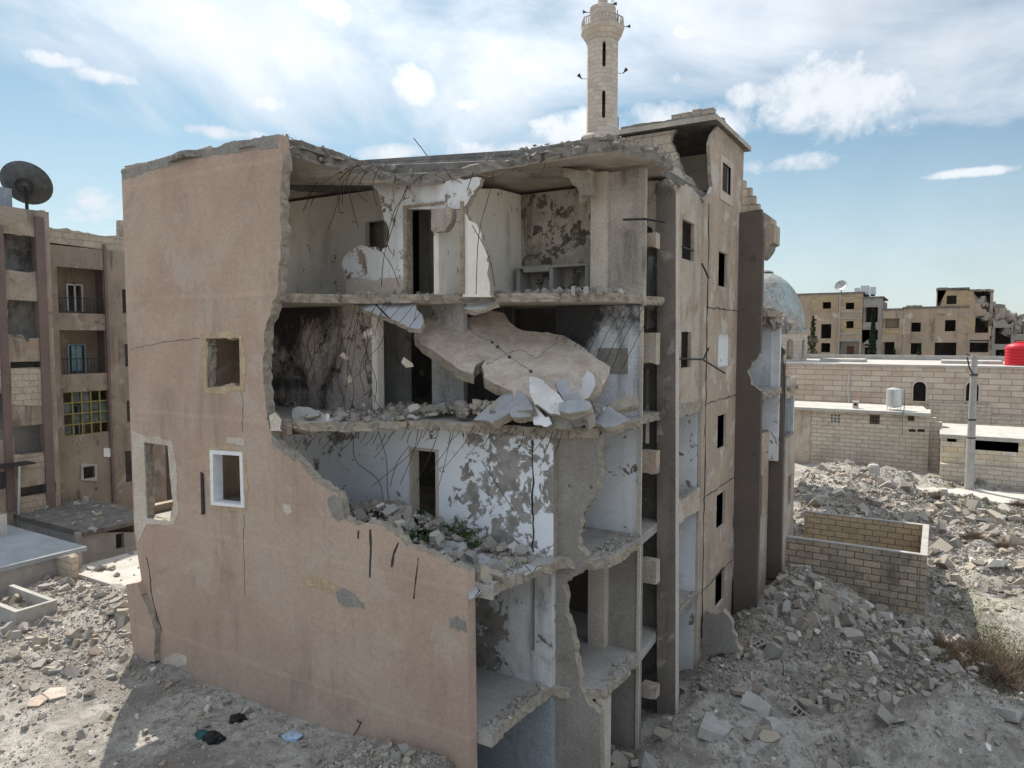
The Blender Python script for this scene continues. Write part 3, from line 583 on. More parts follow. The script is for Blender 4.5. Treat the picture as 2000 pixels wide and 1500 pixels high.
# --- third floor (burnt)
wallZ(13.9, 480, 726, F3, F4-.2, SOOT3, label='soot blackened wall of the burnt room'); wallZ(13.88, 726, 737, F3, F4-.2, ROOM4, t=.24)
wallZ(15.4, 730, 795, F3, F4-.2, GREY3); wallZ(14.7, 843, 905, F3, F4-.2, GREY3); wallZ(17.0, 905, 1000, F3, F4-.2, DARKR)
box('beam', Xp(790, 15.4), Xp(845, 15.4), 15.4, 15.6, F3+2.2, F4-.2, GREY3, B)
wallZ(16.66, 1085, 1252, F3, F4-.22, WHITE3, label='sooty white wall of the corner room')
plate('plaster_patch', PY(16.64, [(1168, 680), (1226, 680), (1226, 730), (1168, 730)]), ('Y', 16.64), .019, [GREYC, GREYC], B, layers=1, label='grey rectangle left where a cabinet hung')
wallZ(17.9, 985, 1100, F3, F4-.2, DARKR)
# --- second floor
wallY(13.9, [(540, 880), (540, 1200), (1081, 1120), (1081, 846), (850, 828), (560, 850)], WHITE2, .2, holes=[zr(13.9, 801, 849, F2+.0, F2+2.12)], label='white wall with flaking paint and a dark doorway', side=BREAK)
for a, b in ((797, 803), (848, 853)): box('door_frame', Xp(a, 13.85), Xp(b, 13.85), 13.86, 14.12, F2, F2+2.12, PALEP, B)
box('door_frame', Xp(797, 13.85), Xp(853, 13.85), 13.86, 14.12, F2+2.121, F2+2.18, PALEP, B)
mb = Multi(); pts = [Vector((Xp(1041+random.uniform(-2, 2), 13.89), 13.893, F2+.05+i*.16)) for i in range(17)]; mb.tube(pts, [random.uniform(.008, .03) for _ in pts], 4).build('crack', BARS, B)
wallZ(16.66, 1095, 1249, F2, F3-.22, WHITED, label='white wall with grey flaked patches')
# cross wall at the corner, broken to the right
wallY(14.1, [(1077, 845, 1), (1172, 850, 1), (1168, 880, 1), (1173, 930, 1), (1160, 975, 1), (1140, 1000, 1), (1133, 1040, 1), (1130, 1062, 1), (1147, 1088, 1), (1142, 1112, 1), (1120, 1126, 1), (1098, 1142, 1), (1104, 1200, 1), (1119, 1250, 1), (1129, 1310, 1), (1144, 1368, 1), (1172, 1394, 0), (1175, 1640), (1078, 1640)], GREYC, .22, jag=.05, label='grey cross wall with ragged openings', side=BREAK)
# --- first floor
wallZ(13.9, 880, 1079, F1, F2-.24, WHITE1, .2, holes=[zr(13.9, 1035, 1045, F1+.75, F2-.35)], label='stained white wall of the lower room')
wallZ(16.66, 1186, 1256, F1, F2-.24, GREYC); box('partition_wall', -8.1, -8.0, 21.85, 25.9, 0, 15.0, BLACKR, B); box('partition_wall', -7.99, -6.4, 25.7, 25.8, 0, 15.0, BLACKR, B); box('partition_wall', -7.99, -6.4, 21.81, 21.84, 0, 15.0, BLACKR, B); box('column', Xp(1152, 16.4), Xp(1185, 16.4), 16.4, 16.9, F1, F2-.24, PALEP, B); wallZ(18.3, 1075, 1165, F1, F2-.24, BROWN)  # black partitions added to keep the street facade windows dark
# --- ground floor
wallZ(13.9, 880, 1080, -.3, F1-.24, plaster('blue_grey_paint', (.36, .40, .43), (.30, .33, .36), (.12, .12, .12), .5, .4, .7, .4), .2)
wallZ(16.66, 1190, 1256, -.3, F1-.24, GREYC); box('column', Xp(1176, 14.6), Xp(1190, 14.6), 14.4, 14.9, -.3, F1-.24, PALEP, B)
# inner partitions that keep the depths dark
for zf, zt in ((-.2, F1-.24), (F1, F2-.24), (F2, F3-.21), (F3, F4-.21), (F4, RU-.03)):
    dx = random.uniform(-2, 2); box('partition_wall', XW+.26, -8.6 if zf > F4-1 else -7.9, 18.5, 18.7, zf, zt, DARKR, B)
# thin vertical edge of wall D (storey-high concrete nib)
box('column', Xp(1250, 16.62), Xp(1256, 16.62), 16.60, 16.659, 0, F4-.3, PALEP, B)
# --- fin E, recess and stubs
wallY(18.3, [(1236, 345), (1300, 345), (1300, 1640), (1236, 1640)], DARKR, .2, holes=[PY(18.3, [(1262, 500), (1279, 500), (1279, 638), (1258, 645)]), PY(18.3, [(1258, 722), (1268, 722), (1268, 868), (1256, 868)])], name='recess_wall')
wallY(18.0, [(1283, 356, 1), (1306, 350, 1), (1318, 360, 1), (1320, 375, 0), (1319, 1640), (1283, 1640)], GREYB, .28, label='tall grey brown fin wall', name='fin_wall', side=PALEP)
wallY(18.05, [(1260, 362, 1), (1268, 352, 1), (1284, 352, 0), (1284, 485), (1276, 470, 1), (1262, 440, 1)], PALEST, .2, name='fin_wall')
for y0, y1 in ((456, 484), (650, 712), (880, 926), (1092, 1142), (1336, 1366)):
    a = onY(1252, y0, 17.4); b = onY(1281, y1, 17.4)
    plate('balcony_parapet', [(a.x, a.z), (b.x, a.z), (b.x, b.z, 1), (a.x, b.z)], ('Y', 17.4), .3, [PALEST, BREAK], B, jag=.05)
# --- loggia bay with stained facade above
plate('bay_wall', PX(-6.28, [(1321, 378, 1), (1330, 366, 1), (1345, 364, 1), (1360, 378, 1), (1374, 388, 0), (1374, 803), (1320, 815)]), ('X', -6.28), .1, [PALEST, BREAK, PALEST], B,
      [rectX(-6.28, 1333, 432, 1355, 508), rectX(-6.28, 1331, 648, 1349, 718)], jag=.05, label='soot stained bay with two empty windows')
box('lintel', -6.3, -6.25, onX(1333, 500, -6.25).y, onX(1356, 500, -6.25).y, F4+1.48, F4+1.52, BARS, B)
plate('partition_wall', [(-7.5, -.3), (-6.32, -.3), (-6.32, F3-.2), (-7.5, F3-.2)], ('Y', 21.6), .2, [WHITED, BREAK], B, layers=1, label='white loggia side wall')
plate('partition_wall', [(-7.5, F3), (-6.6, F3), (-6.6, 15), (-7.5, 15)], ('Y', 21.6), .2, [GREY3, BREAK], B, layers=1)
plate('partition_wall', rect(18.3, -.3, 21.58, RU-.04), ('X', -7.5), .2, [GREY3, BREAK], B, layers=1)
for z0, z1, m in ((F3-.28, F3+.02, BREAK), (F2-.38, F2+.30, PALEST), (F1-.2, F1+.03, BREAKD)):
    plate('balcony_edge', [(18.3, z0, 1), (21.7, z0, 0), (21.7, z1, 1), (18.3, z1, 0)], ('X', -6.2), .16, [m, BREAK], B, jag=.05)
box('column', -6.42, -6.22, 21.62, 21.8, -.2, F2-.39, PALEP, B)
plate('ceiling', rect(-7.48, 18.32, -6.4, 21.58), ('Z', F2-.12), .1, [SOFFIT, BREAK], B, layers=1)
# --- pink street facade between the fins, with the penthouse above
fx = PX(-6.2, [(1376, 395, 1), (1372, 388, 1), (1387, 378, 0)])+[(22.4, 15.6, 1)]+PX(-6.2, [(1388, 330, 1), (1386, 285, 1), (1392, 262, 0)])+[(22.9, 17.55), (26.35, 17.55), (26.35, 15.3), (25.9, 15.2), (25.9, -.3), (21.75, -.3)]
wins = [rectX(-6.2, 1410, 322, 1426, 378), rectX(-6.2, 1404, 493, 1420, 560), rectX(-6.2, 1403, 652, 1427, 716), rectX(-6.2, 1402, 810, 1418, 875), rectX(-6.2, 1400, 963, 1416, 1030), rectX(-6.2, 1398, 1113, 1414, 1180)]
plate('street_facade', fx, ('X', -6.2), .1, [PINK2, BREAK, PALEP], B, wins, jag=.05, label='pink street facade with a column of empty windows')
box('window_infill', -6.42, -6.3, onX(1403, 680, -6.3).y, onX(1428, 680, -6.3).y, onX(1410, 716, -6.3).z, onX(1410, 652, -6.3).z, WHITED, B)
w0 = rectX(-6.2, 1410, 322, 1426, 378); y0, y1, z0, z1 = min(p[0] for p in w0), max(p[0] for p in w0), min(p[1] for p in w0), max(p[1] for p in w0)
plate('window_frame', rect(y0-.22, z0-.3, y1+.25, z1+.2), ('X', -6.17), .1, [PALEP, PALEP], B, [rect(y0, z0, y1, z1)], layers=1, label='pale surround of the penthouse window')
for z in (F4-.1, F3-.1, F2-.1, F1-.1): # floor line grooves
    mb = Multi(); n = 16; pts = [Vector((-6.19, 21.9+4*i/n, z+random.uniform(-.03, .03))) for i in range(n+1)]; mb.tube(pts, [random.uniform(.006, .02) for _ in pts], 4).build('crack', BARS, B)
mb = Multi(); pts = [Vector((-6.19, 22.05+random.uniform(-.05, .05), 15.0-i*.35)) for i in range(40)]; mb.tube(pts, [random.uniform(.006, .025) for _ in pts], 4).build('crack', BARS, B)
for a, b in (((1316, 700), (1374, 702)), ((1374, 702), (1384, 680)), ((1374, 703), (1416, 729)), ((1371, 515), (1384, 543)), ((1217, 429), (1262, 428)), ((1255, 427), (1298, 434))):
    X0 = -6.0 if a[0] > 1300 else -6.1
    p = onX(*a, X0) if a[0] > 1300 else onY(*a, 16.3); q = onX(*b, X0+.02) if a[0] > 1300 else onY(*b, 16.3)
    Multi().tube([p, q], .028, 6).build('iron_bar', BARS, B)
# penthouse
aw = [(-12.6, 15.3), (-12.6, 17.5), (Xp(1314, 22.4), 17.5, 1)]+PY(22.4, [(1311, 278, 1), (1322, 300, 1), (1330, 322, 1), (1338, 340, 1), (1352, 352, 1), (1360, 370, 1), (1376, 381, 0), (1378, 395)])+[(-6.6, 14.0), (-8, 14.2), (-9, 15.3)]
plate('penthouse_wall', aw, ('Y', 22.4), .2, [BLK_T, BREAK, BLK_T], B, jag=.06, label='tan block penthouse wall with a shell hole')
plate('penthouse_wall', [(-8.7, 15.32), (-8.7, 16.2, 1), (-7.6, 16.35, 1)]+[p for p in PY(22.38, [(1326, 322, 1), (1334, 342, 1), (1350, 356, 1), (1357, 370, 1), (1372, 384, 0), (1376, 395)])]+[(-6.6, 14.2), (-8.7, 14.9)], ('Y', 22.37), .03, [PINK2, BREAK], B, jag=.03, layers=1, label='tan render on the lower part of the penthouse wall')
plate('penthouse_roof', [(-9.3, 22.2), (-6.05, 22.2), (-6.0, 26.6), (-9.3, 26.6)], ('Z', 17.72), .16, [ROOFM, BREAKD, SOFFIT], B, layers=1)
plate('penthouse_roof', flags([(-9.2, 22.25), (-6.15, 22.3), (-6.1, 26.5), (-9.2, 26.5)]), ('Z', 17.81), .088, [ROOFM, BREAKD], B, jag=.06, layers=1)
box('penthouse_wall', -12.6, -6.45, 26.0, 26.2, 15.3, 17.53, ROOM4, B); box('penthouse_wall', -9.6, -9.4, 22.61, 25.99, 15.3, 17.53, ROOM4, B)
for a, b, z in ((1305, 1322, 17.815), (1324, 1343, 17.815), (1346, 1362, 17.815), (1363, 1386, 17.815)):
    x0, x1 = Xp(a, 22.5), Xp(b, 22.5); mb = Multi().box(x0, x1, 22.45+random.uniform(-.06, .06), 22.75, z, z+.2+random.uniform(-.02, .03)); o = mb.build('coping_block', BLK_T, B)
plate('coping', flags([(-12.65, 22.33), (-9.35, 22.33), (-9.35, 22.66), (-12.65, 22.66)]), ('Z', 17.62), .118, [ROOFM, BREAKD], B, jag=.04, layers=1)
# --- brown fin G, and the bays beyond
wallY(25.92, [(1437, 417), (1487, 408), (1490, 470), (1486, 640), (1484, 690, 1), (1466, 704, 1), (1459, 725, 1), (1466, 750, 1), (1486, 764, 0), (1482, 1000), (1476, 1205), (1432, 1215)], BROWN, .3, jag=.06, name='fin_wall', label='tall brown painted fin wall with a bite out of its edge')
plate('parapet_fragment', PY(26.3, [(1486, 412, 0), (1496, 417, 0), (1506, 424, 0), (1506, 437, 0), (1513, 438, 0), (1512, 474, 1), (1503, 477, 1), (1500, 490, 1), (1492, 500, 1), (1486, 505)]), ('Y', 26.3), 1.0, [PINK2, BREAKD], B, jag=.03, label='broken pink parapet piece on the brown fin')
for x0, x1, z0, z1 in ((1441, 1478, 15.35, 15.68), (1441, 1470, 15.68, 15.98), (1441, 1462, 15.98, 16.28), (1441, 1450, 16.28, 16.55)):
    box('coping_block', Xp(x0, 26.6), Xp(x1, 26.6), 26.5, 26.8, z0, z1-.01, BLK_T, B)
def bayX(X, y0, y1, z0, z1, mat, holes=(), jag=.06, name='bay_wall', brk=1, label=None):
    return plate(name, [(y0, z0), (y1, z0), (y1, z1, brk), (y0, z1)], ('X', X), .2, [mat, BREAK, mat], B, holes, jag=jag, label=label)
bayX(-5.75, 26.25, 29.7, -.2, F1+.9, PALEST); bayX(-5.75, 26.25, 29.7, F1+.91, F2+.4, PINK2, [rect(27.2, F1+1.0, 28.6, F1+2.6)])
bayX(-5.75, 26.25, 29.7, F2+.41, F2+1.2, PINK2)
plate('partition_wall', [(-7.2, F2), (-5.4, F2), (-5.4, F4-.2), (-7.2, F4-.2)], ('Y', 29.6), .2, [WHITED, BREAK], B, layers=1)
plate('partition_wall', rect(26.3, -.2, 29.6, F4+.6), ('X', -7.1), .2, [GREY3, BREAK], B, layers=1)
wallZ(29.55, 1460, 1508, F3, F4-.26, WHITE3, name='bay_wall')
for z in (F3, F4-.04): plate('balcony_edge', flags(rect(-7.1, 26.24, -5.35, 29.7)), ('Z', z), .22, [FLOORM, BREAK, SOFFIT], B, jag=.1)
wallY(29.8, [(1499, 690, 1), (1512, 684, 1), (1524, 700, 1), (1531, 712, 1), (1530, 700, 0), (1528, 900), (1524, 1130), (1490, 1130)], BROWN, .3, name='fin_wall', label='second brown fin wall')
bayX(-5.2, 30.1, 32.3, F3-.5, F3+.3, PALEST); bayX(-5.2, 30.1, 32.3, -.3, F2+.9, PALEST, [rect(30.9, F1+.9, 31.7, F1+2.2), rect(31.2, .5, 32.0, 1.9)], label='stained end bay')
plate('partition_wall', [(-7.2, F2), (-5.25, F2), (-5.25, F3-.1), (-7.2, F3-.1)], ('Y', 32.1), .2, [WHITE3, BREAK], B, layers=1); box('rear_wall', -7.4, -5.21, 32.32, 32.5, -.3, F2+.8, PINK2, B)
plate('balcony_edge', flags(rect(-7.2, 30.15, -5.1, 32.3)), ('Z', F3), .2, [FLOORM, BREAK, SOFFIT], B, jag=.1)
plate('bay_wall', [(-7.4, F3), (-5.6, F3), (-5.55, F3+1.2, 1), (-6.0, F3+2.3, 1), (-6.9, F4+.0, 1), (-7.4, F4+.2)], ('Y', 31.0), .25, [DARKR, BREAK], B, jag=.15)
def smooth_path(P, n=7):
    out = []
    for i in range(len(P)-1):
        a = P[max(i-1, 0)]; b = P[i]; c = P[i+1]; d = P[min(i+2, len(P)-1)]
        for j in range(n):
            t = j/n; out.append(.5*((2*b)+(c-a)*t+(2*a-5*b+4*c-d)*t*t+(3*b-a-3*c+d)*t**3))
    return out+[P[-1]]
# --- big pieces hanging from / leaning in the opened floors
def plane3(a, b, c):
    n = (b-a).cross(c-a).normalized()
    if n.dot(CAM-a) < 0: n = -n
    u = (b-a).normalized(); v = n.cross(u); return (a, u, v, n)
def PP(pl, pts):
    o_, u, v, n = pl; out = []
    for p in pts:
        d = pxdir(p[0], p[1]); q = CAM+d*((o_-CAM).dot(n)/d.dot(n)); out.append(((q-o_).dot(u), (q-o_).dot(v))+tuple(p[2:]))
    return out
def slab3(name, label, cat, pl, pts, t, mats, holes=(), jag=.06, group=None, step=.1, parent=None):
    o_ = CAM
    if parent is None:
        q = plate(name, PP(pl, [(p[0], p[1], 1) for p in pts]), pl, t, mats, None, [PP(pl, h) for h in holes], jag=jag, step=step, loc=pl[0]); tag(q, label, cat, group)
    else: q = plate(name, PP(pl, [(p[0], p[1], 1) for p in pts]), pl, t, mats, parent, [PP(pl, h) for h in holes], jag=jag, step=step, label=label)
    return q
def dot(px, py, r): return [(px+r*math.cos(t), py+r*math.sin(t)) for t in np.arange(0, 6.28, .9)]
PLs = plane3(onY(815, 640, 14.3), onY(1190, 722, 15.35), onY(1000, 765, 13.7))
slab3('fallen_slab', 'huge pale floor slab tilted from the top floor down onto the rubble of the burnt storey', 'concrete slab', PLs,
      [(808, 656), (818, 636), (842, 612), (858, 604), (880, 610), (906, 624), (930, 616), (958, 606), (985, 612), (996, 630), (1020, 645), (1060, 650), (1100, 655), (1135, 675), (1168, 702), (1192, 716), (1187, 735), (1172, 757), (1150, 768), (1100, 772), (1060, 800), (1010, 785), (1000, 764), (975, 752), (945, 737), (941, 715), (948, 702), (930, 712), (924, 730), (902, 724), (870, 702), (842, 682), (822, 670)],
      .32, [PALESLAB, BREAK, CONC], [dot(961, 668, 3.4), dot(972, 677, 4), dot(995, 697, 4), dot(1037, 725, 4)], jag=.028, step=.16)
FS = [o for o in COL.objects if o.name == 'fallen_slab'][0]
def on_plane(pl, px, py, lift=.006): d = pxdir(px, py); return CAM+d*((pl[0]-CAM).dot(pl[3])/d.dot(pl[3]))+pl[3]*lift
for q in (((1098, 652), (1100, 664), (1078, 676), (1060, 690), (1046, 700), (1030, 690), (1015, 684), (995, 690), (972, 700), (950, 714)), ((905, 622), (925, 650), (945, 662), (961, 668), (995, 697), (1037, 725))):
    P_ = [on_plane(PLs, a+random.uniform(-1.5, 1.5), b+random.uniform(-1.5, 1.5), .002) for a, b in smooth_path([Vector(t) for t in q], 4)]; Multi().tube(P_, [random.uniform(.003, .009) for _ in P_], 4).build('crack', BARS, FS)
# rebar and dirty crack on the slab, carried by it
PLt = plane3(onY(690, 590, 13.3), onY(812, 580, 13.9), onY(812, 640, 12.9))
slab3('tiled_slab', 'hanging corner of tiled floor slab drooping over the burnt storey', 'concrete slab', PLt, [(682, 584), (730, 578), (800, 574), (815, 588), (812, 600), (826, 630), (820, 643), (790, 634), (760, 622), (735, 616), (704, 600)], .13, [TILE, BREAK], jag=.04)
slab3('floor_lump', 'flat broken slab piece tipping off the edge of the top floor', 'concrete chunk', plane3(onY(915, 600, 14.0), onY(975, 590, 14.3), onY(930, 606, 13.7)), [(912, 592), (935, 583), (962, 582), (974, 590), (950, 600), (926, 606), (915, 604)], .12, [CONC, BREAK])
slab3('broken_lintel', 'loose plastered lintel block hanging in the top door opening', 'concrete chunk', plane3(onY(842, 430, 13.8), onY(882, 430, 13.75), onY(860, 455, 13.8)), [(842, 409), (880, 407), (882, 420), (876, 440), (866, 453), (850, 455), (842, 450)], .2, [GREY4, BREAK], jag=.03)
# level three rubble slabs
def sl(px, Y, tilt, mats, label, t=.2, jag=.035, name='broken_slab'):
    cx = sum(p[0] for p in px)/len(px); cy = sum(p[1] for p in px)/len(px); a = onY(cx, cy, Y)
    n = Vector(tilt).normalized(); u = n.cross(Vector((0, 0, 1))).normalized(); v = n.cross(u); pl = (a, u, v, n)
    return slab3(name, label, 'concrete slab', pl, px, t, mats, jag=jag)
GC = [BLUECONC, BREAK, CONC]
sl([(572, 798), (600, 795), (625, 802), (662, 825), (640, 834), (600, 838), (573, 836)], 11.9, (.1, -1, .9), [CONC, BREAK], 'triangular grey slab lying at the left end of the burnt floor', .2)
sl([(924, 820), (945, 800), (985, 770), (1010, 762), (1035, 785), (1040, 800), (1000, 805), (960, 826)], 13.4, (-.3, -.8, .9), GC, 'grey leaning slab at the foot of the big pale slab', .2)
sl([(996, 800), (1010, 792), (1040, 804), (1036, 814), (1000, 815)], 13.2, (0, -.9, .7), GC, 'small square grey slab before the leaning slab')
sl([(1034, 735), (1060, 742), (1085, 765), (1110, 790), (1098, 812), (1075, 808), (1045, 790), (1035, 770)], 13.3, (.3, -1, .45), [WHITE1, BREAK], 'slab piece with peeling white paint propped upright', .24, .025)
sl([(1118, 778), (1135, 745), (1148, 722), (1158, 730), (1162, 755), (1148, 778), (1130, 785)], 13.9, (-.5, -1, .5), [WHITE1, BREAK, CONC], 'blue white slab shard standing on the heap', .22, .025)
sl([(1086, 745), (1105, 740), (1118, 765), (1135, 790), (1110, 785), (1095, 770)], 13.6, (.5, -.8, .5), GC, 'dark grey shard beside the white shard', .14)
sl([(1100, 785), (1150, 783), (1152, 800), (1125, 805), (1092, 798)], 13.2, (0, -.6, .9), GC, 'flat slab on the right heap', .16)
sl([(1142, 798), (1160, 785), (1215, 810), (1232, 820), (1205, 832), (1180, 835), (1140, 822)], 14.2, (-.1, -.5, .9), GC, 'wide grey slab overhanging the corner floor edge', .18)
sl([(1184, 790), (1235, 772), (1246, 778), (1243, 790), (1200, 802)], 15.2, (.1, -.7, .7), [BREAK, BREAK], 'brown concrete strip by the corner of the burnt floor', .2)
sl([(1040, 795), (1065, 815), (1078, 828), (1042, 830)], 13.3, (.1, -1, .3), [WHITE2, BREAK], 'small white flaking wedge standing in the heap', .14)
sl([(796, 795), (815, 788), (820, 797), (800, 806)], 13.2, (.1, -1, .5), [CONC, BREAK], 'small block on the burnt floor edge', .15)
sl([(1080, 810), (1100, 804), (1115, 820), (1120, 838), (1075, 838)], 13.45, (0, -1, .2), [GREYC, BREAK], 'grey wedge wall stump above the cross wall', .16)
sl([(525, 812), (538, 805), (550, 820), (550, 842), (528, 842)], 11.3, (.6, -1, .3), [PALEP, BREAK], 'upright broken lump at the jagged edge of the pink wall', .2)
# second floor loose slabs
sl([(852, 1072), (862, 1056), (905, 1058), (912, 1070), (895, 1085), (860, 1088)], 12.6, (-.1, -.6, 1), GC, 'square grey slab on the rubble behind the pink wall', .16)
sl([(878, 1095), (940, 1080), (992, 1100), (996, 1108), (935, 1128), (915, 1124)], 12.4, (.1, -.35, 1), GC, 'large flat grey slab at the edge of the white room floor', .17)
sl([(915, 1145), (960, 1125), (1000, 1112), (1010, 1118), (960, 1148), (918, 1172)], 11.9, (.4, -.2, 1), [TILE, BREAK], 'loose tiled strip along the floor edge', .05)
sl([(1010, 1112), (1030, 1102), (1060, 1108), (1025, 1125)], 12.9, (.3, -.3, 1), [TILE, BREAK], 'loose square tiles near the corner wall', .05)
# leaning pieces at the foot of the end wall
plate('leaning_wall_fragment', PY(11.1, [(246, 1142), (268, 1138), (276, 1160, 1), (292, 1200, 1), (303, 1240, 1), (303, 1292, 1), (274, 1305, 0), (262, 1290)]), ('Y', 11.1), .3, [PINK, BREAK, PINK], None, jag=.05, loc=(-18.9, 11.1, 2))
tag(bpy.data.objects[-1] if False else [o for o in COL.objects if o.name.startswith('leaning_wall_fragment')][0], 'leaning pink strip of wall split off the foot of the end wall', 'wall fragment')
patch([(300, 1300), (318, 1290), (345, 1276), (362, 1282), (364, 1296), (350, 1300), (342, 1318), (325, 1305), (306, 1312)], PALEP, label='bare white patch at the foot of the end wall')

# ------------------------------------------------------------------ reinforcement bars of the ruin
def smooth_path(P, n=7):
    out = []
    for i in range(len(P)-1):
        a = P[max(i-1, 0)]; b = P[i]; c = P[i+1]; d = P[min(i+2, len(P)-1)]
        for j in range(n):
            t = j/n; out.append(.5*((2*b)+(c-a)*t+(2*a-5*b+4*c-d)*t*t+(3*b-a-3*c+d)*t**3))
    return out+[P[-1]]
def rebar(P, r=.009, parent=B, name='rebar'):
    return Multi().tube(smooth_path([Vector(p) for p in P], 5), r, 4).build(name, IRON, parent)
def rpx(Y, pts, r=.009, dy=.0): return rebar([onY(p[0], p[1], (p[2] if len(p) > 2 else Y)) for p in pts], r)
for q in ([(660, 318), (610, 305), (565, 332)], [(690, 322), (650, 345), (610, 372), (602, 384)], [(690, 325), (655, 355), (615, 385), (608, 402)], [(700, 322), (665, 350), (658, 400), (640, 450)],
          [(690, 330), (668, 360), (662, 410), (672, 415)], [(720, 318), (690, 330), (672, 370), (668, 400)], [(730, 322), (700, 340), (682, 370), (690, 410), (700, 445)], [(650, 300), (600, 285), (560, 265)],
          [(700, 318), (650, 310), (590, 295), (555, 282)], [(740, 325), (712, 340), (700, 375), (720, 395)], [(745, 320), (720, 330), (705, 352), (708, 362)], [(670, 340), (640, 322), (600, 290)],
          [(620, 355), (612, 368), (592, 412)], [(755, 322), (740, 330), (728, 362), (736, 402)]): rpx(12.6, q)
for q in ([(808, 337), (780, 400), (765, 450), (750, 500), (745, 560)], [(850, 330), (800, 360), (790, 390)], [(868, 328), (880, 345), (902, 358)], [(965, 335), (955, 380), (935, 460), (930, 575)],
          [(922, 440), (945, 480), (960, 520), (966, 560)], [(1000, 330), (960, 345), (925, 338)], [(925, 335), (912, 372)], [(800, 385), (775, 402), (756, 470), (770, 500)], [(745, 490), (765, 520), (780, 560)],
          [(1065, 318), (1060, 335)], [(915, 332), (880, 330), (850, 340), (870, 350)]): rpx(13.6, q)
rebar([onY(808, 270, 14.6), onY(826, 293, 14.6), onY(846, 320, 14.6)], .011)
for i in range(9):
    x = 1085+i*19; rpx(15.6, [(x+40, 600), (x+5, 660+random.uniform(-8, 8)), (x-22, 705+i*2)], .008)
for i in range(14):                              # long bars drooping through the burnt storey
    x = random.uniform(600, 760); y = random.uniform(600, 640); e = random.uniform(-50, 40); l = random.uniform(90, 250)
    rpx(12.9+random.uniform(-.4, .5), [(x, y), (x+e*.4+random.uniform(-25, 25), y+l*.4), (x+e*.8+random.uniform(-25, 25), y+l*.75), (x+e+random.uniform(-10, 10), y+l)], .008)
for i in range(44):                              # torn bars combing down from the second slab
    x = 580+i*12.4+random.uniform(-6, 6); y = 853-(min(x, 830)-580)*.075+random.uniform(-4, 8); Y = 11.7 if x < 690 else (12.4+(x-690)/140*.9 if x < 830 else 13.3)
    l = random.choice([18, 25, 35, 60, 85, 110]) if 680 < x < 960 else random.choice([10, 14, 20, 45]); e = -random.uniform(.25, .9)*l
    rpx(Y, [(x, y), (x+e*.25+random.uniform(-3, 3), y+l*.4), (x+e+random.uniform(-6, 6), y+l)], .0085)
for q in ([(690, 850), (695, 900), (740, 940), (750, 1000)], [(740, 845), (755, 900), (757, 960), (768, 1010)], [(800, 870), (775, 905), (762, 950)], [(940, 900), (960, 930), (1005, 1000)]): rpx(13.3, q)

# ------------------------------------------------------------------ loose pieces of concrete in the storeys
def chunk(name, label, cat, p, s, rot, mat=None, t=None, group=None, sc=(1, 1, 1)):
    o = bpy.data.objects.new(name, HULLS[random.randrange(len(HULLS)) if t is None else t]); COL.objects.link(o); o.location = p; o.rotation_euler = rot
    o.scale = (s*sc[0], s*sc[1], s*sc[2])
    if mat: o.data = o.data.copy(); o.data.materials[0] = mat
    return tag(o, label, cat, group)
for (x, y, s, t, lb) in ((720, 652, .36, 1, 'pale concrete lump hanging high on bent bars beside the tiled slab'), (732, 665, .34, 4, 'pale lump hanging just under the highest hanging lump'), (674, 698, .36, 7, 'pale oval lump hanging on bars before the sooty wall'),
                         (683, 741, .24, 9, 'smallest pale lump hanging lowest on the bars'), (795, 710, .46, 3, 'long pale lump hanging on bars before the black doorway')):
    p = onY(x, y, 12.9); chunk('hanging_concrete_lump', lb, 'concrete lump', p, s*.75, (random.random()*6, random.random()*6, random.random()), PALESLAB, 20 if t in (4, 3) else t, None, (1, 1, 1.5) if t in (4, 3) else (1, 1, 1))
    rebar([p+Vector((0, 0, s*.2)), p+Vector((.03, .1, .5)), Vector((p.x+.1, 13.2, F4-.15))], .008)
def pile3(x, y): return F3+.06+bump_(x, y, -7.4, 14.3, 1.4, .8, .38)+bump_(x, y, -9.1, 13.9, 1.6, .5, .28)+.06*mnoise.noise((x*2, y*2, 0))
def pile2(x, y): return F2+.04+bump_(x, y, -11.6, 13.0, 1.5, .9, .75)+bump_(x, y, -9.8, 12.9, 1.3, .8, .3)+.06*mnoise.noise((x*2, y*2, 0))
def pile4(x, y): return F4+.02
FL = []
def floor_rub(n, xr, yr, fn, smin, smax, inside=lambda x, y: True):
    out = []
    for _ in range(n*4):
        if len(out) >= n: break
        x = random.uniform(*xr); y = random.uniform(*yr)
        if not inside(x, y): continue
        s = min(smax, smin*random.random()**(-1/1.6)); t = random.randrange(28)
        fl = random.random() < .4
        out.append((x, y, fn(x, y)+s*.05, s, t, random.uniform(-.4, .4) if t > 15 else random.uniform(0, 6), random.uniform(-.4, .4) if t > 15 else random.uniform(0, 6), random.uniform(0, 6)))
    return out
def edge3(x): return 11.7 if x < -11.9 else (11.7+(x+11.9)*1.0 if x < -10.4 else 13.4)
def edge4(x): return 12.9 if x < -12 else (13.5+(x+12)*.35 if x < -9 else 14.6+(x+9)*.12)
L3 = floor_rub(1500, (-13.0, -6.3), (11.6, 14.9), pile3, .035, .34, lambda x, y: y > edge3(x)+.05)
L3 += floor_rub(200, (-10, -6.3), (13.6, 15.0), pile3, .09, .42)
L2 = floor_rub(1500, (-13.5, -7.5), (11.65, 13.8), pile2, .03, .36)
L2 += floor_rub(150, (-12.6, -10.2), (12.2, 13.8), pile2, .1, .36)
L4 = floor_rub(420, (-12.6, -6.4), (13.0, 16.0), pile4, .04, .22, lambda x, y: y > edge4(x)+.1 and (y < edge4(x)+1.0))
L1 = floor_rub(120, (-6.5, -6.15), (14.6, 16.4), lambda x, y: F1+.02, .02, .10)+floor_rub(150, (-7.75, -7.4), (11.6, 13.8), lambda x, y: F1+.02, .02, .12)
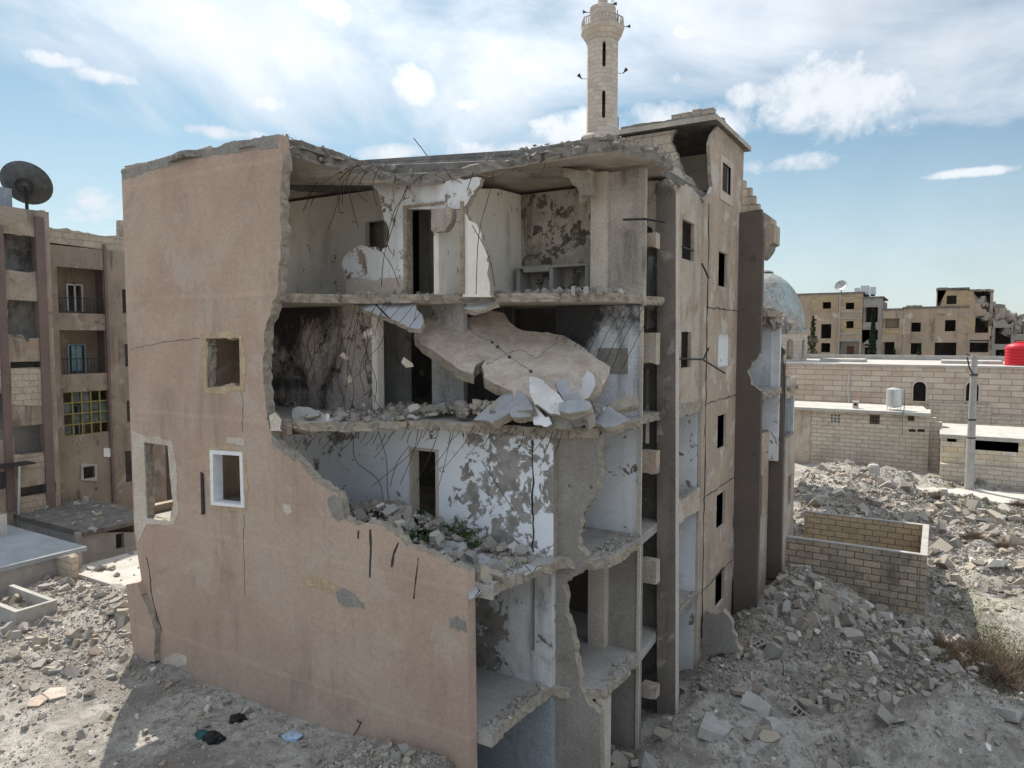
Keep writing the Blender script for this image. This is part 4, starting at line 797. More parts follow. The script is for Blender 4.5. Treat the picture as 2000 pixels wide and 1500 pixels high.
L1 += floor_rub(160, (-6.7, -6.2), (14.4, 16.5), lambda x, y: F2+.02, .02, .10)+floor_rub(120, (-7.3, -6.4), (14.3, 16.4), lambda x, y: .3, .1, .5)
for nm, L_, big, lab, grp in (('a', L3, 60, 'broken concrete block among the rubble along the burnt storey floor', 'concrete blocks on the burnt storey'),
                         ('b', L2, 40, 'broken concrete block on the rubble behind the jagged pink wall', 'concrete blocks on the second storey'), ('c', L4, 12, 'small grey block on the edge of the top floor', 'blocks on the top floor'), ('d', L1, 0, '', '')):
    L_.sort(key=lambda q: -q[3])
    for q in L_[:big]:
        v_ = ok_view(*q[:3]); xx = v_[0] if v_ else 0; wh_ = lab
        if nm == 'a': wh_ = 'broken block on the burnt storey floor '+('at its dark left end' if xx < 640 else 'under the hanging lumps' if xx < 760 else 'below the black doorway' if xx < 860 else 'in front of the leaning grey slab' if xx < 1000 else 'among the stacked slabs at its right end')
        if nm == 'b': wh_ = 'broken block on the second storey '+('below the dark doorway' if xx < 840 else 'beside the square grey slab' if xx < 920 else 'below the flaking white wall')
        chunk('concrete_block', wh_, 'concrete block', q[:3], q[3], q[5:8], None, q[4], wh_)
    stuff_mesh('floor_debris', L_[big:], RUBBLE)
# rubble ridge along the roof
RR = floor_rub(420, (-18.8, -6.5), (11.3, 15.6), lambda x, y: RT-.02 if x > -9 or x < -13 else RT-.15, .04, .16, lambda x, y: y > 11.35 and (y < 11.9 if x < -13 else (y > 15.1 and x > -8.8)))
EDGE = [(-13.0, 11.6), (-12.3, 12.4), (-11.6, 13.2), (-10.9, 13.7), (-10.3, 13.85), (-9.6, 14.0), (-8.9, 14.35), (-8.1, 14.75), (-7.6, 15.0), (-6.95, 15.0), (-6.5, 15.3), (-6.15, 15.95), (-6.0, 16.7), (-5.98, 17.6)]
for k in range(520):
    i = random.randrange(len(EDGE)-1); t = random.random(); x = EDGE[i][0]*(1-t)+EDGE[i+1][0]*t; y = EDGE[i][1]*(1-t)+EDGE[i+1][1]*t; d = abs(random.gauss(0, .22)); s = min(.15, .025*random.random()**(-1/2.2))
    x += random.gauss(0, .05); y += d; dz = .6*math.exp(-((x+10.9)**2+(y-14.2)**2)/2.3**2); zt = RT-.17 if d < .15 else RT-.0
    RR.append((x, y, zt-dz+s*.1+(-.1 if random.random() < .3 and d < .06 else 0), s, random.randrange(28), random.random()*6, random.random()*6, random.random()*6))
stuff_mesh('roof_debris', RR, RUBBLE)
HP = []
for k in range(420):
    s = random.uniform(.06, .42); u = random.random(); x = random.uniform(-7.1, -5.35); y = 27.6+random.uniform(0, 4.4); HP.append((x, y, F4+.05+random.uniform(-.1, .28)-(max(0, x+6.6)*.55)-(.4*max(0, y-31)), s, random.randrange(28), random.random()*6, random.random()*6, random.random()*6))
stuff_mesh('collapsed_floor', HP, RUBBLE, B)

# ------------------------------------------------------------------ rubble on the ground
ITEMS = []
def blocked(x, y):
    if -19.4 < x < -7.3 and y > 11.1 and y < 47: return True
    if -7.6 < x < -6.0 and 13.9 < y < 32.5: return True
    if -6.1 < x < -5.1 and (25.9 < y < 32.5): return True
    if -5.4 < x < .0 and (30.5 < y < 31.15 or 35.5 < y < 36.2) : return True
    if -.6 < x < .0 and 30.6 < y < 36.2: return True
    return False
def zone(n, xr, yr, smin, smax, k, dens=lambda x, y: 1, grp=0, flat=.3):
    c = 0; tries = 0
    while c < n and tries < n*12:
        tries += 1; x = random.uniform(*xr); y = random.uniform(*yr)
        if random.random() > dens(x, y) or blocked(x, y): continue
        if grp >= 3 and random.random() < (pathmask(x, y)**.5)*.97: continue
        z = height(x, y); v = ok_view(x, y, z)
        if not v: continue
        s = min(smax, smin*random.random()**(-1/k)); t = random.randrange(28)
        sl_ = t > 15; ITEMS.append((s/v[2], grp, (x, y, z+s*random.uniform(.02, .14), s, t, random.gauss(0, .35) if sl_ else random.uniform(0, 6), random.gauss(0, .35) if sl_ else random.uniform(0, 6), random.uniform(0, 6)))); c += 1
nz_ = lambda x, y, s, o: mnoise.noise((x*s+o, y*s, o))
# left: raised roof with rubble
zone(9500, (-31, -19.3), (5, 14.2), .025, .5, 1.85, lambda x, y: .45+.55*sm((y-8.5)/3)*(1 if nz_(x, y, .5, 1) > -.25 else .4), 0)
zone(8500, (-24, -7.5), (5, 11.1), .018, .24, 2.1, lambda x, y: .55+nz_(x, y, .9, 4)+(.4 if y > 10.3 else 0), 0)
zone(4500, (-10.6, -7.2), (9.0, 11.1), .02, .24, 2.2, lambda x, y: 1, 1)
# right yard
def dR(x, y):
    d = .5+.9*nz_(x, y, .45, 2)
    if bump_(x, y, .8, 19.0, 2.4, 2.4, 1) > .4: d *= .3
    if y > 21 and x < .5: d += .35
    if x > 1.2 and 26 < y < 33: d *= .12
    return d
zone(32000, (-6, 4.5), (14.5, 30.6), .022, .62, 2.1, dR, 2)
zone(8000, (-5.6, .8), (21.5, 30.6), .05, .55, 2.3, lambda x, y: sm(1.15-abs(y-(26.3-.3*x))/4.5), 2)
zone(10000, (-.1, 14), (27, 50), .035, .65, 2.1, lambda x, y: (.10 if (x > 1.2 and y < 34.5) else .9)*(.45+1.4*nz_(x, y, .3, 3))*sm((9-x)/5+.3), 3)
zone(16000, (-9, 6), (37, 62), .06, .9, 2.2, lambda x, y: sm((6-x)/5)*(1 if y < 58 else .4)*(.75+nz_(x, y, .25, 6)), 4)
zone(1600, (0, 16), (44, 62), .05, .6, 2.1, lambda x, y: .6 if y > 57 else .3, 4)
zone(300, (-7.3, -6.2), (11, 14.5), .08, .5, 1.8, lambda x, y: 1, 2)
ITEMS.sort(key=lambda q: -q[0])
GRP = [('weathered masonry block on the sunlit rubble roof left of the pink wall', 'blocks on the left rubble roof'), ('stone in the heap at the foot of the pink end wall', 'stones at the foot of the end wall'),
       ('broken masonry block in the shaded heap below the street facade', 'blocks in the shaded yard heap'), ('pale broken block on the sunlit rubble right of the yard walls', 'blocks right of the yard walls'),
       ('pale broken block in the rubble field before the stone hut', 'blocks before the stone hut')]
used = [0]*5; cap = [75, 30, 130, 35, 30]; rest = []
MARKS = [[(30, 1190, 'beside the sunken roof hatch'), (150, 1200, 'below the low tan block wall'), (240, 1230, 'beside the leaning pink wall strip'), (90, 1360, 'near the flat white slab'), (50, 1450, 'on the dusty ground in the bottom left corner'), (150, 1290, 'on the middle of the rubble roof'), (420, 1430, 'near the dark plastic bags')],
         [(620, 1480, 'left in the pile at the end wall'), (720, 1470, 'on the crest of the pile at the end wall'), (800, 1490, 'right in the pile at the end wall')],
         [(1480, 1150, 'at the foot of the brown fin wall'), (1420, 1230, 'beside the jagged grey wall stump'), (1600, 1200, 'below the near wall of the block enclosure'), (1750, 1230, 'below the outer corner of the block enclosure'), (1560, 1300, 'in the middle of the shaded heap'), (1700, 1330, 'on the slope left of the dry bushes'),
          (1400, 1330, 'below the white loggia wall'), (1380, 1440, 'around the large flat slab by the fin wall'), (1550, 1450, 'on the shaded ground at the bottom edge'), (1750, 1450, 'on the pale shaded mound'), (1930, 1460, 'in the bottom right corner'), (1940, 1330, 'among the dry bushes')],
         [(1850, 1110, 'just right of the block enclosure'), (1930, 1050, 'around the thin dry bush in the sun'), (1960, 1160, 'at the right edge above the chalky ground'), (1750, 1000, 'just behind the far wall of the enclosure'), (1890, 1200, 'at the shadow edge below the enclosure corner')],
         [(1600, 930, 'left in the field beside the ruin'), (1700, 940, 'around the rounded stone post'), (1600, 980, 'just above the left end of the enclosure'), (1720, 985, 'just above the middle of the enclosure'), (1820, 950, 'left of the chalky path'), (1900, 950, 'at the foot of the utility pole')]]
for _, g, q in ITEMS:
    if used[g] < cap[g]:
        used[g] += 1; x, y, f_ = ok_view(*q[:3]); mk_ = min(MARKS[g], key=lambda m_: (m_[0]-x)**2+(m_[1]-y)**2*2)[2]; kind = 'flat slab piece' if q[4] > 15 else 'rough block'; big = 'large' if q[3]*F/f_ > 34 else 'small'
        chunk('rubble_block', '%s %s %s' % (big, kind, mk_), 'rubble block', q[:3], q[3], q[5:8], None, q[4], '%s %ss %s' % (big, kind, mk_))
    else: rest.append(q)
stuff_mesh('rubble', rest, RUBBLE)
# notable slabs on the ground
for x, y, z, s, lab in ((110, 1350, 2.15, .75, 'flat white slab lying in the dust at the left'), (75, 1365, 2.15, .6, 'flat cream slab next to the flat white slab'), (1740, 1080, .4, 1.2, '')):
    if lab:
        p = onZ(x, y, z); chunk('flat_slab', lab, 'slab', (p.x, p.y, height(p.x, p.y)+.06), s, (.05, -.08, random.random()*3), PALESLAB, 18, None, (1, 1, .5))
for x, y, s, lab, t in ((1475, 1395, .75, 'big pale boulder in the shaded heap below the loggias', 2), (1960, 1380, .85, 'big grey boulder at the right edge in the shade', 5), (1395, 1450, 1.5, 'large flat broken slab at the foot of the fin wall', 20), (1510, 1440, .5, 'whitish block right of the foot of the fin wall', 8)):
    p = onZ(x, y, .8 if x < 1900 else .5); chunk('boulder', lab, 'boulder', (p.x, p.y, height(p.x, p.y)+.05), s, (.2, .15, random.random()*3), CONC, t)
p = onZ(1400, 1215, .9); q = onY(1395, 1200, 23.0)
st = plate('wall_stump', flags(PY(21.9, [(1378, 1270), (1376, 1196), (1398, 1200), (1412, 1190), (1428, 1212), (1440, 1245), (1442, 1275)])), ('Y', 21.9), .25, [GREYC, BREAK], None, jag=.08, loc=(q.x, 21.9, .5))
tag(st, 'jagged grey wall stump standing in the rubble under the pink facade', 'wall fragment')
# bent bars and hollow blocks among the rubble
for i, (x, y, lb) in enumerate(((560, 1300, ''), (1530, 1330, 'thin bent bar sticking out of the heap below the brown fin'), (1440, 1270, 'bent bar lying by the grey wall stump'), (1660, 1260, 'rusty bar sticking up below the near enclosure wall'), (1600, 1400, 'curled bar on the shaded ground at the bottom'), (1780, 1290, 'thin bar by the dry bushes'), (690, 1440, 'long thin bar leaning against the foot of the end wall'), (200, 1260, 'short bar on the rubble roof at the left'))):
    if not lb: continue
    p = onZ(x, y, .5 if x > 1000 else 2.1); p.z = height(p.x, p.y); q = p+Vector((random.uniform(-.5, .5), random.uniform(-.3, .3), random.uniform(.25, .6))); w = q+Vector((random.uniform(-.6, .6), random.uniform(-.4, .4), random.uniform(-.2, .4)))
    o = Multi().tube(smooth_path([p, (p+q)/2+Vector((.05, .1, .1)), q, w], 5), .012, 5).build('bent_bar', IRON, None, loc=p); tag(o, lb, 'metal bar')
for i, (x, y, lb) in enumerate(((1665, 1310, 'hollow concrete block lying on its side in the middle of the shaded heap'), (1790, 1240, 'hollow concrete block near the outer corner of the enclosure'), (1560, 1420, 'hollow concrete block half buried at the bottom of the yard'), (1900, 1290, 'hollow concrete block among the dry bushes'), (1480, 1300, 'tilted hollow block below the brown fin'))):
    p = onZ(x, y, .5); p.z = height(p.x, p.y)+.12; a = random.random()*3; u = Vector((math.cos(a), math.sin(a), random.uniform(-.4, .4))).normalized(); n_ = Vector((random.uniform(-.4, .4), -.8, .6)).normalized(); v = n_.cross(u).normalized(); u = v.cross(n_)
    o = plate('hollow_block', [(-.24, -.1, 1), (.24, -.1), (.24, .1), (-.22, .1)], (p, u, v, n_), .2, [CONC, BREAK], None, [rect(-.2, -.065, -.08, .065), rect(-.05, -.065, .06, .065), rect(.09, -.065, .2, .065)], jag=.03, layers=1, loc=p); tag(o, lb, 'concrete block')
# litter
def bag(p, s, mat, lab, seed):
    rnd = random.Random(seed); V = []; Fc = []; n = 14; m = 9
    for i in range(m):
        for k in range(n):
            t = 2*math.pi*k/n; ph = math.pi*i/(m-1); r = s*(.5+.28*mnoise.noise(Vector((math.cos(t)*1.9+seed, math.sin(t)*1.9, i*.5)))); V.append((p[0]+r*math.sin(ph)*math.cos(t)*1.25, p[1]+r*math.sin(ph)*math.sin(t), p[2]+r*math.cos(ph)*.5+s*.1))
    Fc = [(i*n+k, i*n+(k+1) % n, (i+1)*n+(k+1) % n, (i+1)*n+k) for i in range(m-1) for k in range(n)]
    o = mesh_obj('plastic_bag', V, Fc, mat, None, loc=p); return tag(o, lab, 'plastic bag')
for x, y, s, m, lb, sd_ in ((465, 1400, .34, BLACK, 'small dark plastic bag on the dust near the pink wall', 3), (418, 1438, .42, BLACK, 'black crumpled plastic bag lying in the shaded dust', 5), (395, 1432, .3, simple('teal_plastic', (.03, .09, .09), .4), 'dark teal plastic bag beside the black bag', 8), (570, 1438, .34, BLUEB, 'pale blue plastic bag in the shaded dust', 11)):
    p = onZ(x, y, 2.05); bag((p.x, p.y, height(p.x, p.y)), s, m, lb, sd_)

# ------------------------------------------------------------------ plants
def leaves(name, pts, mat, parent=None, label=None, size=(.05, .12), kind=None, up=0., loc=None):
    V = []; Fc = []
    for p in pts:
        s = random.uniform(*size); a = Vector((random.gauss(0, 1), random.gauss(0, 1), random.gauss(0, 1)+up)).normalized(); b = a.cross(Vector((random.gauss(0, 1), random.gauss(0, 1), random.gauss(0, 1)))).normalized()
        n = len(V); p = Vector(p); V += [p-a*s, p+b*s*.4, p+a*s, p-b*s*.4]; Fc.append((n, n+1, n+2, n+3))
    o = mesh_obj(name, V, Fc, mat, parent, loc=loc)
    if label: o['label'] = label
    return o
def weed(p, s, n, label, i, mat=LEAF):
    t = thing('weed', label, 'weed', p); P = []
    mb = Multi()
    for k in range(n//14+2):
        a = random.uniform(0, 6.28); e = Vector((math.cos(a)*s*random.uniform(.2, .8), math.sin(a)*s*random.uniform(.2, .8), s*random.uniform(.25, .6)))
        mb.tube([Vector(p), Vector(p)+e*.5+Vector((0, 0, s*.1)), Vector(p)+e], .006, 3)
        for j in range(14): P.append(Vector(p)+e*random.uniform(.3, 1.05)+Vector([random.gauss(0, s*.11) for _ in range(3)]))
    mb.build('stem', mat, t); leaves('foliage', P, mat, t, size=(s*.05, s*.13), up=.6); return t
for i, (x, y, Y, s, lb) in enumerate(((812, 1015, 13.4, .45, 'green weed growing below the dark doorway of the white room'), (905, 1025, 13.3, .5, 'bushy green weed against the flaking white wall'), (925, 1040, 13.0, .35, 'small green weed right of the bushy weed'), (835, 1068, 12.5, .35, 'green weed by the square grey slab'), (795, 1045, 12.3, .4, 'green weed near the jagged edge of the pink wall'), (880, 1018, 13.5, .35, 'thin green weed left of the bushy weed'))):
    q = onY(x, y, Y); weed((q.x, q.y, pile2(q.x, q.y)-.02), s, 150, lb, i)
def brush(p, s, label, n=520, mat=DRY, name='dry_bush'):
    mb = Multi(); p = Vector(p)
    for k in range(n):
        a = random.uniform(0, 6.28); el = random.uniform(.15, 1.4); L_ = s*random.uniform(.5, 1.1); d = Vector((math.cos(a)*math.cos(el), math.sin(a)*math.cos(el), math.sin(el)*.75))
        b = p+Vector((random.gauss(0, s*.3), random.gauss(0, s*.3), 0)); w = Vector((random.gauss(0, .2), random.gauss(0, .2), random.gauss(0, .2)))*L_
        mb.tube([b, b+d*L_*.5+w*.4, b+d*L_+w], [.008, .006, .003], 3, False)
        if k % 2: mb.tube([b+d*L_*.5+w*.4, b+d*L_*.8-w*.7], [.005, .003], 3, False)
    o = mb.build(name, mat, None, loc=p); return tag(o, label, 'bush')
for x, y, s, lb in ((1850, 1275, .9, 'brown dry bush at the top of the shaded brush patch'), (1945, 1345, 1.1, 'large brown dry bush in the shade at the right'), (1990, 1320, 1.0, 'brown dry bush by the big grey boulder'), (1830, 1270, .5, 'small dark dry bush at the end of the block wall'),
                    (1860, 1330, .6, 'dry bush left of the large brown bush'), (1910, 1300, .9, 'low dry bush above the pale mound'), (1990, 985, .6, 'dry tuft beside the path at the right edge'), (1825, 988, .7, 'dry tuft left of the green grass by the path'), (1960, 1090, .7, 'dry brown bush on the sunlit rubble'), (1900, 1075, .6, 'thin dry bush on the sunlit rubble left of the other')):
    p = onZ(x, y, .25); brush((p.x, p.y, height(p.x, p.y)-.03), s, lb)
V = []; Fc = []
def tufts(px, py, rx, ry, n):
    c = onZ(px, py, .15)
    for _ in range(n):
        x = c.x+random.gauss(0, rx); y = c.y+random.gauss(0, ry); z = height(x, y); a = random.uniform(0, 6.28); h = random.uniform(.03, .10); w = .012
        k = len(V); e = Vector((random.gauss(0, .03), random.gauss(0, .03), h)); q = Vector((x, y, z)); s_ = Vector((math.cos(a)*w, math.sin(a)*w, 0)); V.extend([q-s_, q+s_, q+e]); Fc.append((k, k+1, k+2))
for a in ((1940, 1003, 2.2, 2.0, 15000), (1850, 1000, 1.4, 1.5, 8000), (1985, 1025, 1.4, 1.6, 8000), (1940, 1250, .5, 1.2, 2500), (1860, 1170, .5, 1.6, 1800), (1560, 1290, .8, .8, 1500), (1700, 1255, 1, .6, 1500), (1900, 1300, 1.2, 1.4, 9000), (1400, 1260, .4, .5, 700)): tufts(*a)
g = mesh_obj('grass', V, Fc, GRASSM); g['kind'] = 'stuff'

# ------------------------------------------------------------------ yard enclosure of grey blocks
enc = thing('block_enclosure', 'roofless yard enclosure of tan concrete block walls beside the ruin', 'wall', (-2.8, 33, 0))
plate('block_wall', [(-5.25, -.4), (-.36, -.4), (-.36, 2.62), (-5.25, 2.62)], ('Y', 30.8), .2, [BLK_G, BLK_G], enc, layers=1, label='near wall of grey brown blocks')
plate('block_wall', [(-5.25, -.4), (-.36, -.4), (-.36, 2.62), (-5.25, 2.62)], ('Y', 35.8), .2, [BLK_GY, BLK_GY], enc, layers=1, label='far wall of yellowish blocks with bounced sunlight in their colour')
plate('block_wall', rect(30.8, -.4, 36.0, 2.62), ('X', -.14), .2, [BLK_G, BLK_G], enc, layers=1)
for a in ((-5.25, -.36, 30.78, 31.02), (-5.25, -.36, 35.78, 36.02)): box('coping', a[0], a[1], a[2], a[3], 2.623, 2.665, CONC, enc)
box('coping', -.358, -.12, 30.78, 36.02, 2.623, 2.665, CONC, enc)

# ------------------------------------------------------------------ left: the apartment block across the lane
XN = -36.0
NBM = plaster('dirty_brown_pink_render', (.33, .27, .215), (.26, .212, .17), (.06, .052, .045), .95, .95, .6, .5, patchcol=(.36, .31, .26), patchth=.58, pock=1.5)
NBS = plaster('sooty_tan_render', (.40, .345, .28), (.30, .25, .20), (.05, .045, .04), .95, .95, .7, .6, patchcol=(.34, .26, .20), patchth=.56, pock=1.6, soot=(.66, .8, []))
NB = thing('apartment_block', 'smoke stained apartment block with stacked balconies across the lane at the left', 'building', (-37, 19, 2))
def nX(px, mat, X=XN, holes=(), t=.25, name='wall', label=None, jag=.08, brk=BREAK, layers=1): return plate(name, PX(X, px) if px[0][0] != 'r' else px[1], ('X', X), t, [mat, brk], NB, holes, jag=jag, step=.2, layers=layers, label=label)
hs = [rectX(XN, 111, 524, 208, 612), rectX(XN, 116, 645, 212, 730), rectX(XN, 123, 764, 216, 848), rectX(XN, 161, 910, 187, 935)]
for a in ((238, 565, 252, 612), (243, 672, 256, 716), (247, 782, 262, 824), (244, 880, 268, 942)): hs.append(rectX(XN, *a))
nX([('r',), rectX(XN, 90, 489, 330, 1100)], NBM, holes=hs, label='pink facade with recessed balconies')
nX([(95, 443, 1), (170, 454, 1), (240, 463, 1), (330, 478, 0), (330, 504), (92, 473)], BLK_T, label='tan block parapet')
nX([(232, 430), (262, 432), (262, 464), (232, 461)], BLK_T, X=XN-3, name='roof_block')
for a, b in ((88, 112), (207, 222)): 
    q = rectX(XN+.12, a, 478, b, 1010); plate('pilaster', q, ('X', XN+.12), .115, [PURP, PURP], NB, layers=1)
def ypx(px, X): return onX(px, 660, X).y
def zX(px, py, X): return onX(px, py, X).z
# recess backs
for i, (y0, y1) in enumerate(((515, 640), (640, 740), (755, 860))):
    a, b = ypx(100, XN), ypx(218, XN); z1, z0 = zX(160, y0, XN), zX(160, y1, XN)
    bk = [rectX(-37.5, 128, 555, 162, 608), rectX(-37.5, 130, 672, 168, 728), rectX(-37.5, 140, 790, 165, 846)][i]
    plate('balcony_back', rect(a, z0, b+.4, z1), ('X', -37.5), .2, [NBM, NBM], NB, [bk], layers=1)
    box('balcony_floor', -37.48, XN-.26, a, b+.4, z0, z0+.15, CONC, NB); box('balcony_side', -37.48, XN-.26, b+.1, b+.3, z0+.16, z1, PURP, NB)
    box('balcony_side', -37.48, XN-.26, a-.3, a-.1, z0+.16, z1, PURP, NB); box('ceiling', -37.48, XN-.26, a, b+.09, z1-.12, z1-.002, CONC, NB)
    ys = [p[0] for p in bk]; zs = [p[1] for p in bk]; y_0, y_1, z_0, z_1 = min(ys), max(ys), min(zs), max(zs)
    m = [FRAME, simple('pale_blue_shutter', (.28, .42, .50), .6), FRAME][i]; mb = Multi()
    for u in (y_0, (y_0+y_1)/2-.03, y_1-.07): mb.box(-37.5, -37.42, u, u+.07, z_0, z_1)
    mb.box(-37.5, -37.42, y_0+.071, y_1-.071, z_1-.07, z_1-.001)
    if i == 1: mb.box(-37.5, -37.45, y_0+.2, y_0+.5, z_0+.1, z_1-.1); mb.box(-37.5, -37.45, y_1-.5, y_1-.2, z_0+.1, z_1-.1)
    mb.build('balcony_door', m, NB)
    if i < 2:
        mb = Multi(); zr_ = zX(160, (612, 730)[i], XN); y_a, y_b = ypx((112, 116)[i], XN)+.02, ypx((208, 212)[i], XN)-.02
        mb.box(XN-.1, XN-.06, y_a, y_b, zr_+.72, zr_+.76); k = 0; u = y_a
        while u < y_b: mb.box(XN-.09, XN-.07, u, u+.02, zr_+.0, zr_+.719); u += .16
        mb.build('railing', BARS, NB)
mb = Multi(); q = rectX(XN, 123, 764, 216, 848); ys = sorted(p[0] for p in q); zs = sorted(p[1] for p in q)
YELF = simple('yellow_green_bars', (.24, .22, .08), .6)
for i in range(6): u = ys[0]+(ys[-1]-ys[0])*i/5.; mb.box(XN-.12, XN-.06, u-.03, u+.03, zs[0], zs[-1])
for i in range(5): u = zs[0]+(zs[-1]-zs[0])*i/4.; mb.box(XN-.11, XN-.07, ys[0], ys[-1], u-.03, u+.03)
mb.build('window_grille', YELF, NB)
for k in range(5):
    for j in range(4):
        if random.random() < .55: u0 = ys[0]+(ys[-1]-ys[0])*k/5+.04; z0 = zs[0]+(zs[-1]-zs[0])*j/4+.04; box('pane', XN-.16, XN-.15, u0, u0+(ys[-1]-ys[0])/5-.08, z0, z0+(zs[-1]-zs[0])/4-.08, GLASS, NB)
nX([(158, 905), (190, 907), (190, 940), (158, 938)], CONC, X=XN+.05, t=.045, holes=[rectX(XN+.05, 163, 911, 186, 934)], name='window_frame')
nX([(203, 875), (217, 876), (217, 893), (203, 892)], FRAME, X=XN+.05, t=.045, name='vent_cover')
# burnt left half, slightly proud
XL = -35.2; YE = onX(95, 412, XL).y
YE_ = 0
hs = [PX(XL, [(7, 455, 1), (86, 462, 1), (88, 528, 1), (55, 533, 1), (12, 527, 1)]), PX(XL, [(15, 585), (92, 590, 0), (94, 655, 1), (60, 660, 1), (54, 670, 1), (45, 655, 1), (14, 652, 1)]), rectX(XL, 20, 706, 98, 718), rectX(XL, 26, 830, 103, 886), rectX(XL, 40, 947, 110, 966), rectX(XL, -60, 770, 16, 862), rectX(XL, -60, 925, 18, 960)]
nX([('r',), rect(onX(-140, 900, XL).y, -.5, YE, zX(50, 408, XL))], NBS, X=XL, holes=hs, label='soot stained facade of the taller left half')
plate('room_back', rect(ypx(-120, XL), .5, YE-.24, zX(50, 410, XL)), ('X', XL-1.2), .1, [GREY3, GREY3], NB, layers=1)
for y0, y1 in ((450, 535), (580, 672), (700, 722), (826, 890), (943, 970)):
    
    pass
    box('floor_slab', XL-1.19, XL-.26, ypx(-120, XL), YE-.25, zX(50, y1, XL)-.3, zX(50, y1, XL)-.12, CONC, NB)
nX([(22, 719), (99, 722), (101, 795), (22, 790)], BLK_T, X=XL+.03, t=.028, name='block_infill'); nX([(38, 970), (112, 968), (114, 1046), (40, 1050)], BLK_T, X=XL+.03, t=.028, name='block_infill')
nX([(24, 888), (105, 888), (106, 912), (26, 914)], BLK_T, X=XL+.03, t=.028, name='block_infill'); nX([(-60, 640), (12, 640), (14, 760), (-60, 760)], BLK_T, X=XL+.03, t=.028, name='block_infill')
for a, b in ((6, 16), (86, 93)): plate('pilaster', rectX(XL+.1, a, 440 if a < 50 else 425, b, 1000), ('X', XL+.1), .095, [PURP, PURP], NB, layers=1)
plate('side_wall', [(-38.5, 1), (XL-.26, 1), (XL-.26, zX(50, 404, XL)), (-38.5, zX(50, 404, XL))], ('Y', YE-.22), .2, [PINK2, BREAK], NB, layers=1)
box('main_roof', -48, XN-.26, ypx(92, XN), 34, zX(160, 462, XN)-.3, zX(160, 462, XN)-.1, ROOFM, NB); box('main_roof', -48, XL-.26, 8, YE-.23, zX(50, 408, XL)-.3, zX(50, 408, XL)-.1, ROOFM, NB)
box('rear_wall', -48.2, -48.01, 8, 34, 1, 15.5, PINK2, NB); box('side_wall', -48, -36.3, 34.01, 34.2, 1, 15.5, PINK2, NB); box('partition_wall', -39.4, -39.2, 8.2, 33.9, 1, 15.3, DARKR, NB)
mb = Multi(); mb.tube([onX(38, 910, XL+.2), onX(36, 1045, XL+.2)], .06, 8).build('drain_pipe', GALV, NB)
plate('awning', [(ypx(-90, XL), -36.0+XL*0), (0, 0)], ('Z', 5), .05, [BARS, BARS], NB, layers=1) if False else None
a = onX(-40, 905, XL+.9); b = onX(42, 905, XL+.9); box('awning', XL, XL+.9, ypx(-90, XL), ypx(40, XL), zX(20, 905, XL)-.03, zX(20, 905, XL)+.03, BARS, NB)
# big satellite dish and tank
def dish(name, label, base, c, r, n, mat, parent=None):
    t = thing(name, label, 'satellite dish', base); c = Vector(c); n = Vector(n).normalized(); u = n.cross(Vector((0, 0, 1))).normalized(); v = n.cross(u); V = []; Fc = []; K = 32; Rn = 7
    for i in range(Rn+1):
        q = r*i/Rn
        for k in range(K): tt = 2*math.pi*k/K; V.append(c+u*q*math.cos(tt)+v*q*math.sin(tt)*1.0+n*(q*q/r*.28))
    for i in range(Rn): Fc += [(i*K+k, i*K+(k+1) % K, (i+1)*K+(k+1) % K, (i+1)*K+k) for k in range(K)]
    o = mesh_obj('reflector', V, Fc, mat, t, smooth=True); md = o.modifiers.new('s', 'SOLIDIFY'); md.thickness = .03*r
    mb = Multi()
    for k in range(3): tt = 2*math.pi*k/3+.5; mb.tube([c+(u*math.cos(tt)+v*math.sin(tt))*r*.95+n*r*.25, c+n*r*.95], r*.015, 4)
    mb.tube([c+n*r*.88, c+n*r*1.02], r*.08, 8); mb.build('feed', BARS, t)
    mb = Multi().lathe([(r*.32, 0), (r*.3, .04*r), (r*.3, .05*r)], (0, 0, 0), 20); o = mb.build('hub_ring', BARS, t, loc=None)
    bpy.data.objects.remove(o)
    mb = Multi(); P_ = [c-n*.06+(u*math.cos(k*.3927)+v*math.sin(k*.3927))*r*.33 for k in range(17)]; mb.tube(P_, r*.035, 5); mb.build('hub_ring', BARS, t)
    mb = Multi().tube([Vector(base), Vector((base[0], base[1], c.z-r*.3))], r*.07, 10); mb.tube([Vector((base[0], base[1], c.z-r*.3)), c-n*.05], r*.05, 8); mb.build('mast', BARS, t); return t
c = onX(48, 363, -36.6); zt = zX(50, 408, XL)-.1
dish('satellite_dish', 'large dark satellite dish on the roof of the left block', (c.x-.3, c.y+.2, zt), c, 1.08, (-.55, .55, .55), DISH)
a = onX(0, 380, -36.6); tk = thing('roof_tank', 'grey metal water tank behind the big satellite dish', 'water tank', (-36.9, a.y-.3, zt))
v, f = box_vf(-37.5, -36.3, a.y-1.2, a.y+.35, zt+.1, zt+1.1); mesh_obj('body', v, f, simple('grey_tank', (.30, .34, .38), .5, .2), tk); v, f = box_vf(-37.4, -36.4, a.y-1.1, a.y+.25, zt, zt+.1); mesh_obj('stand', v, f, BARS, tk)
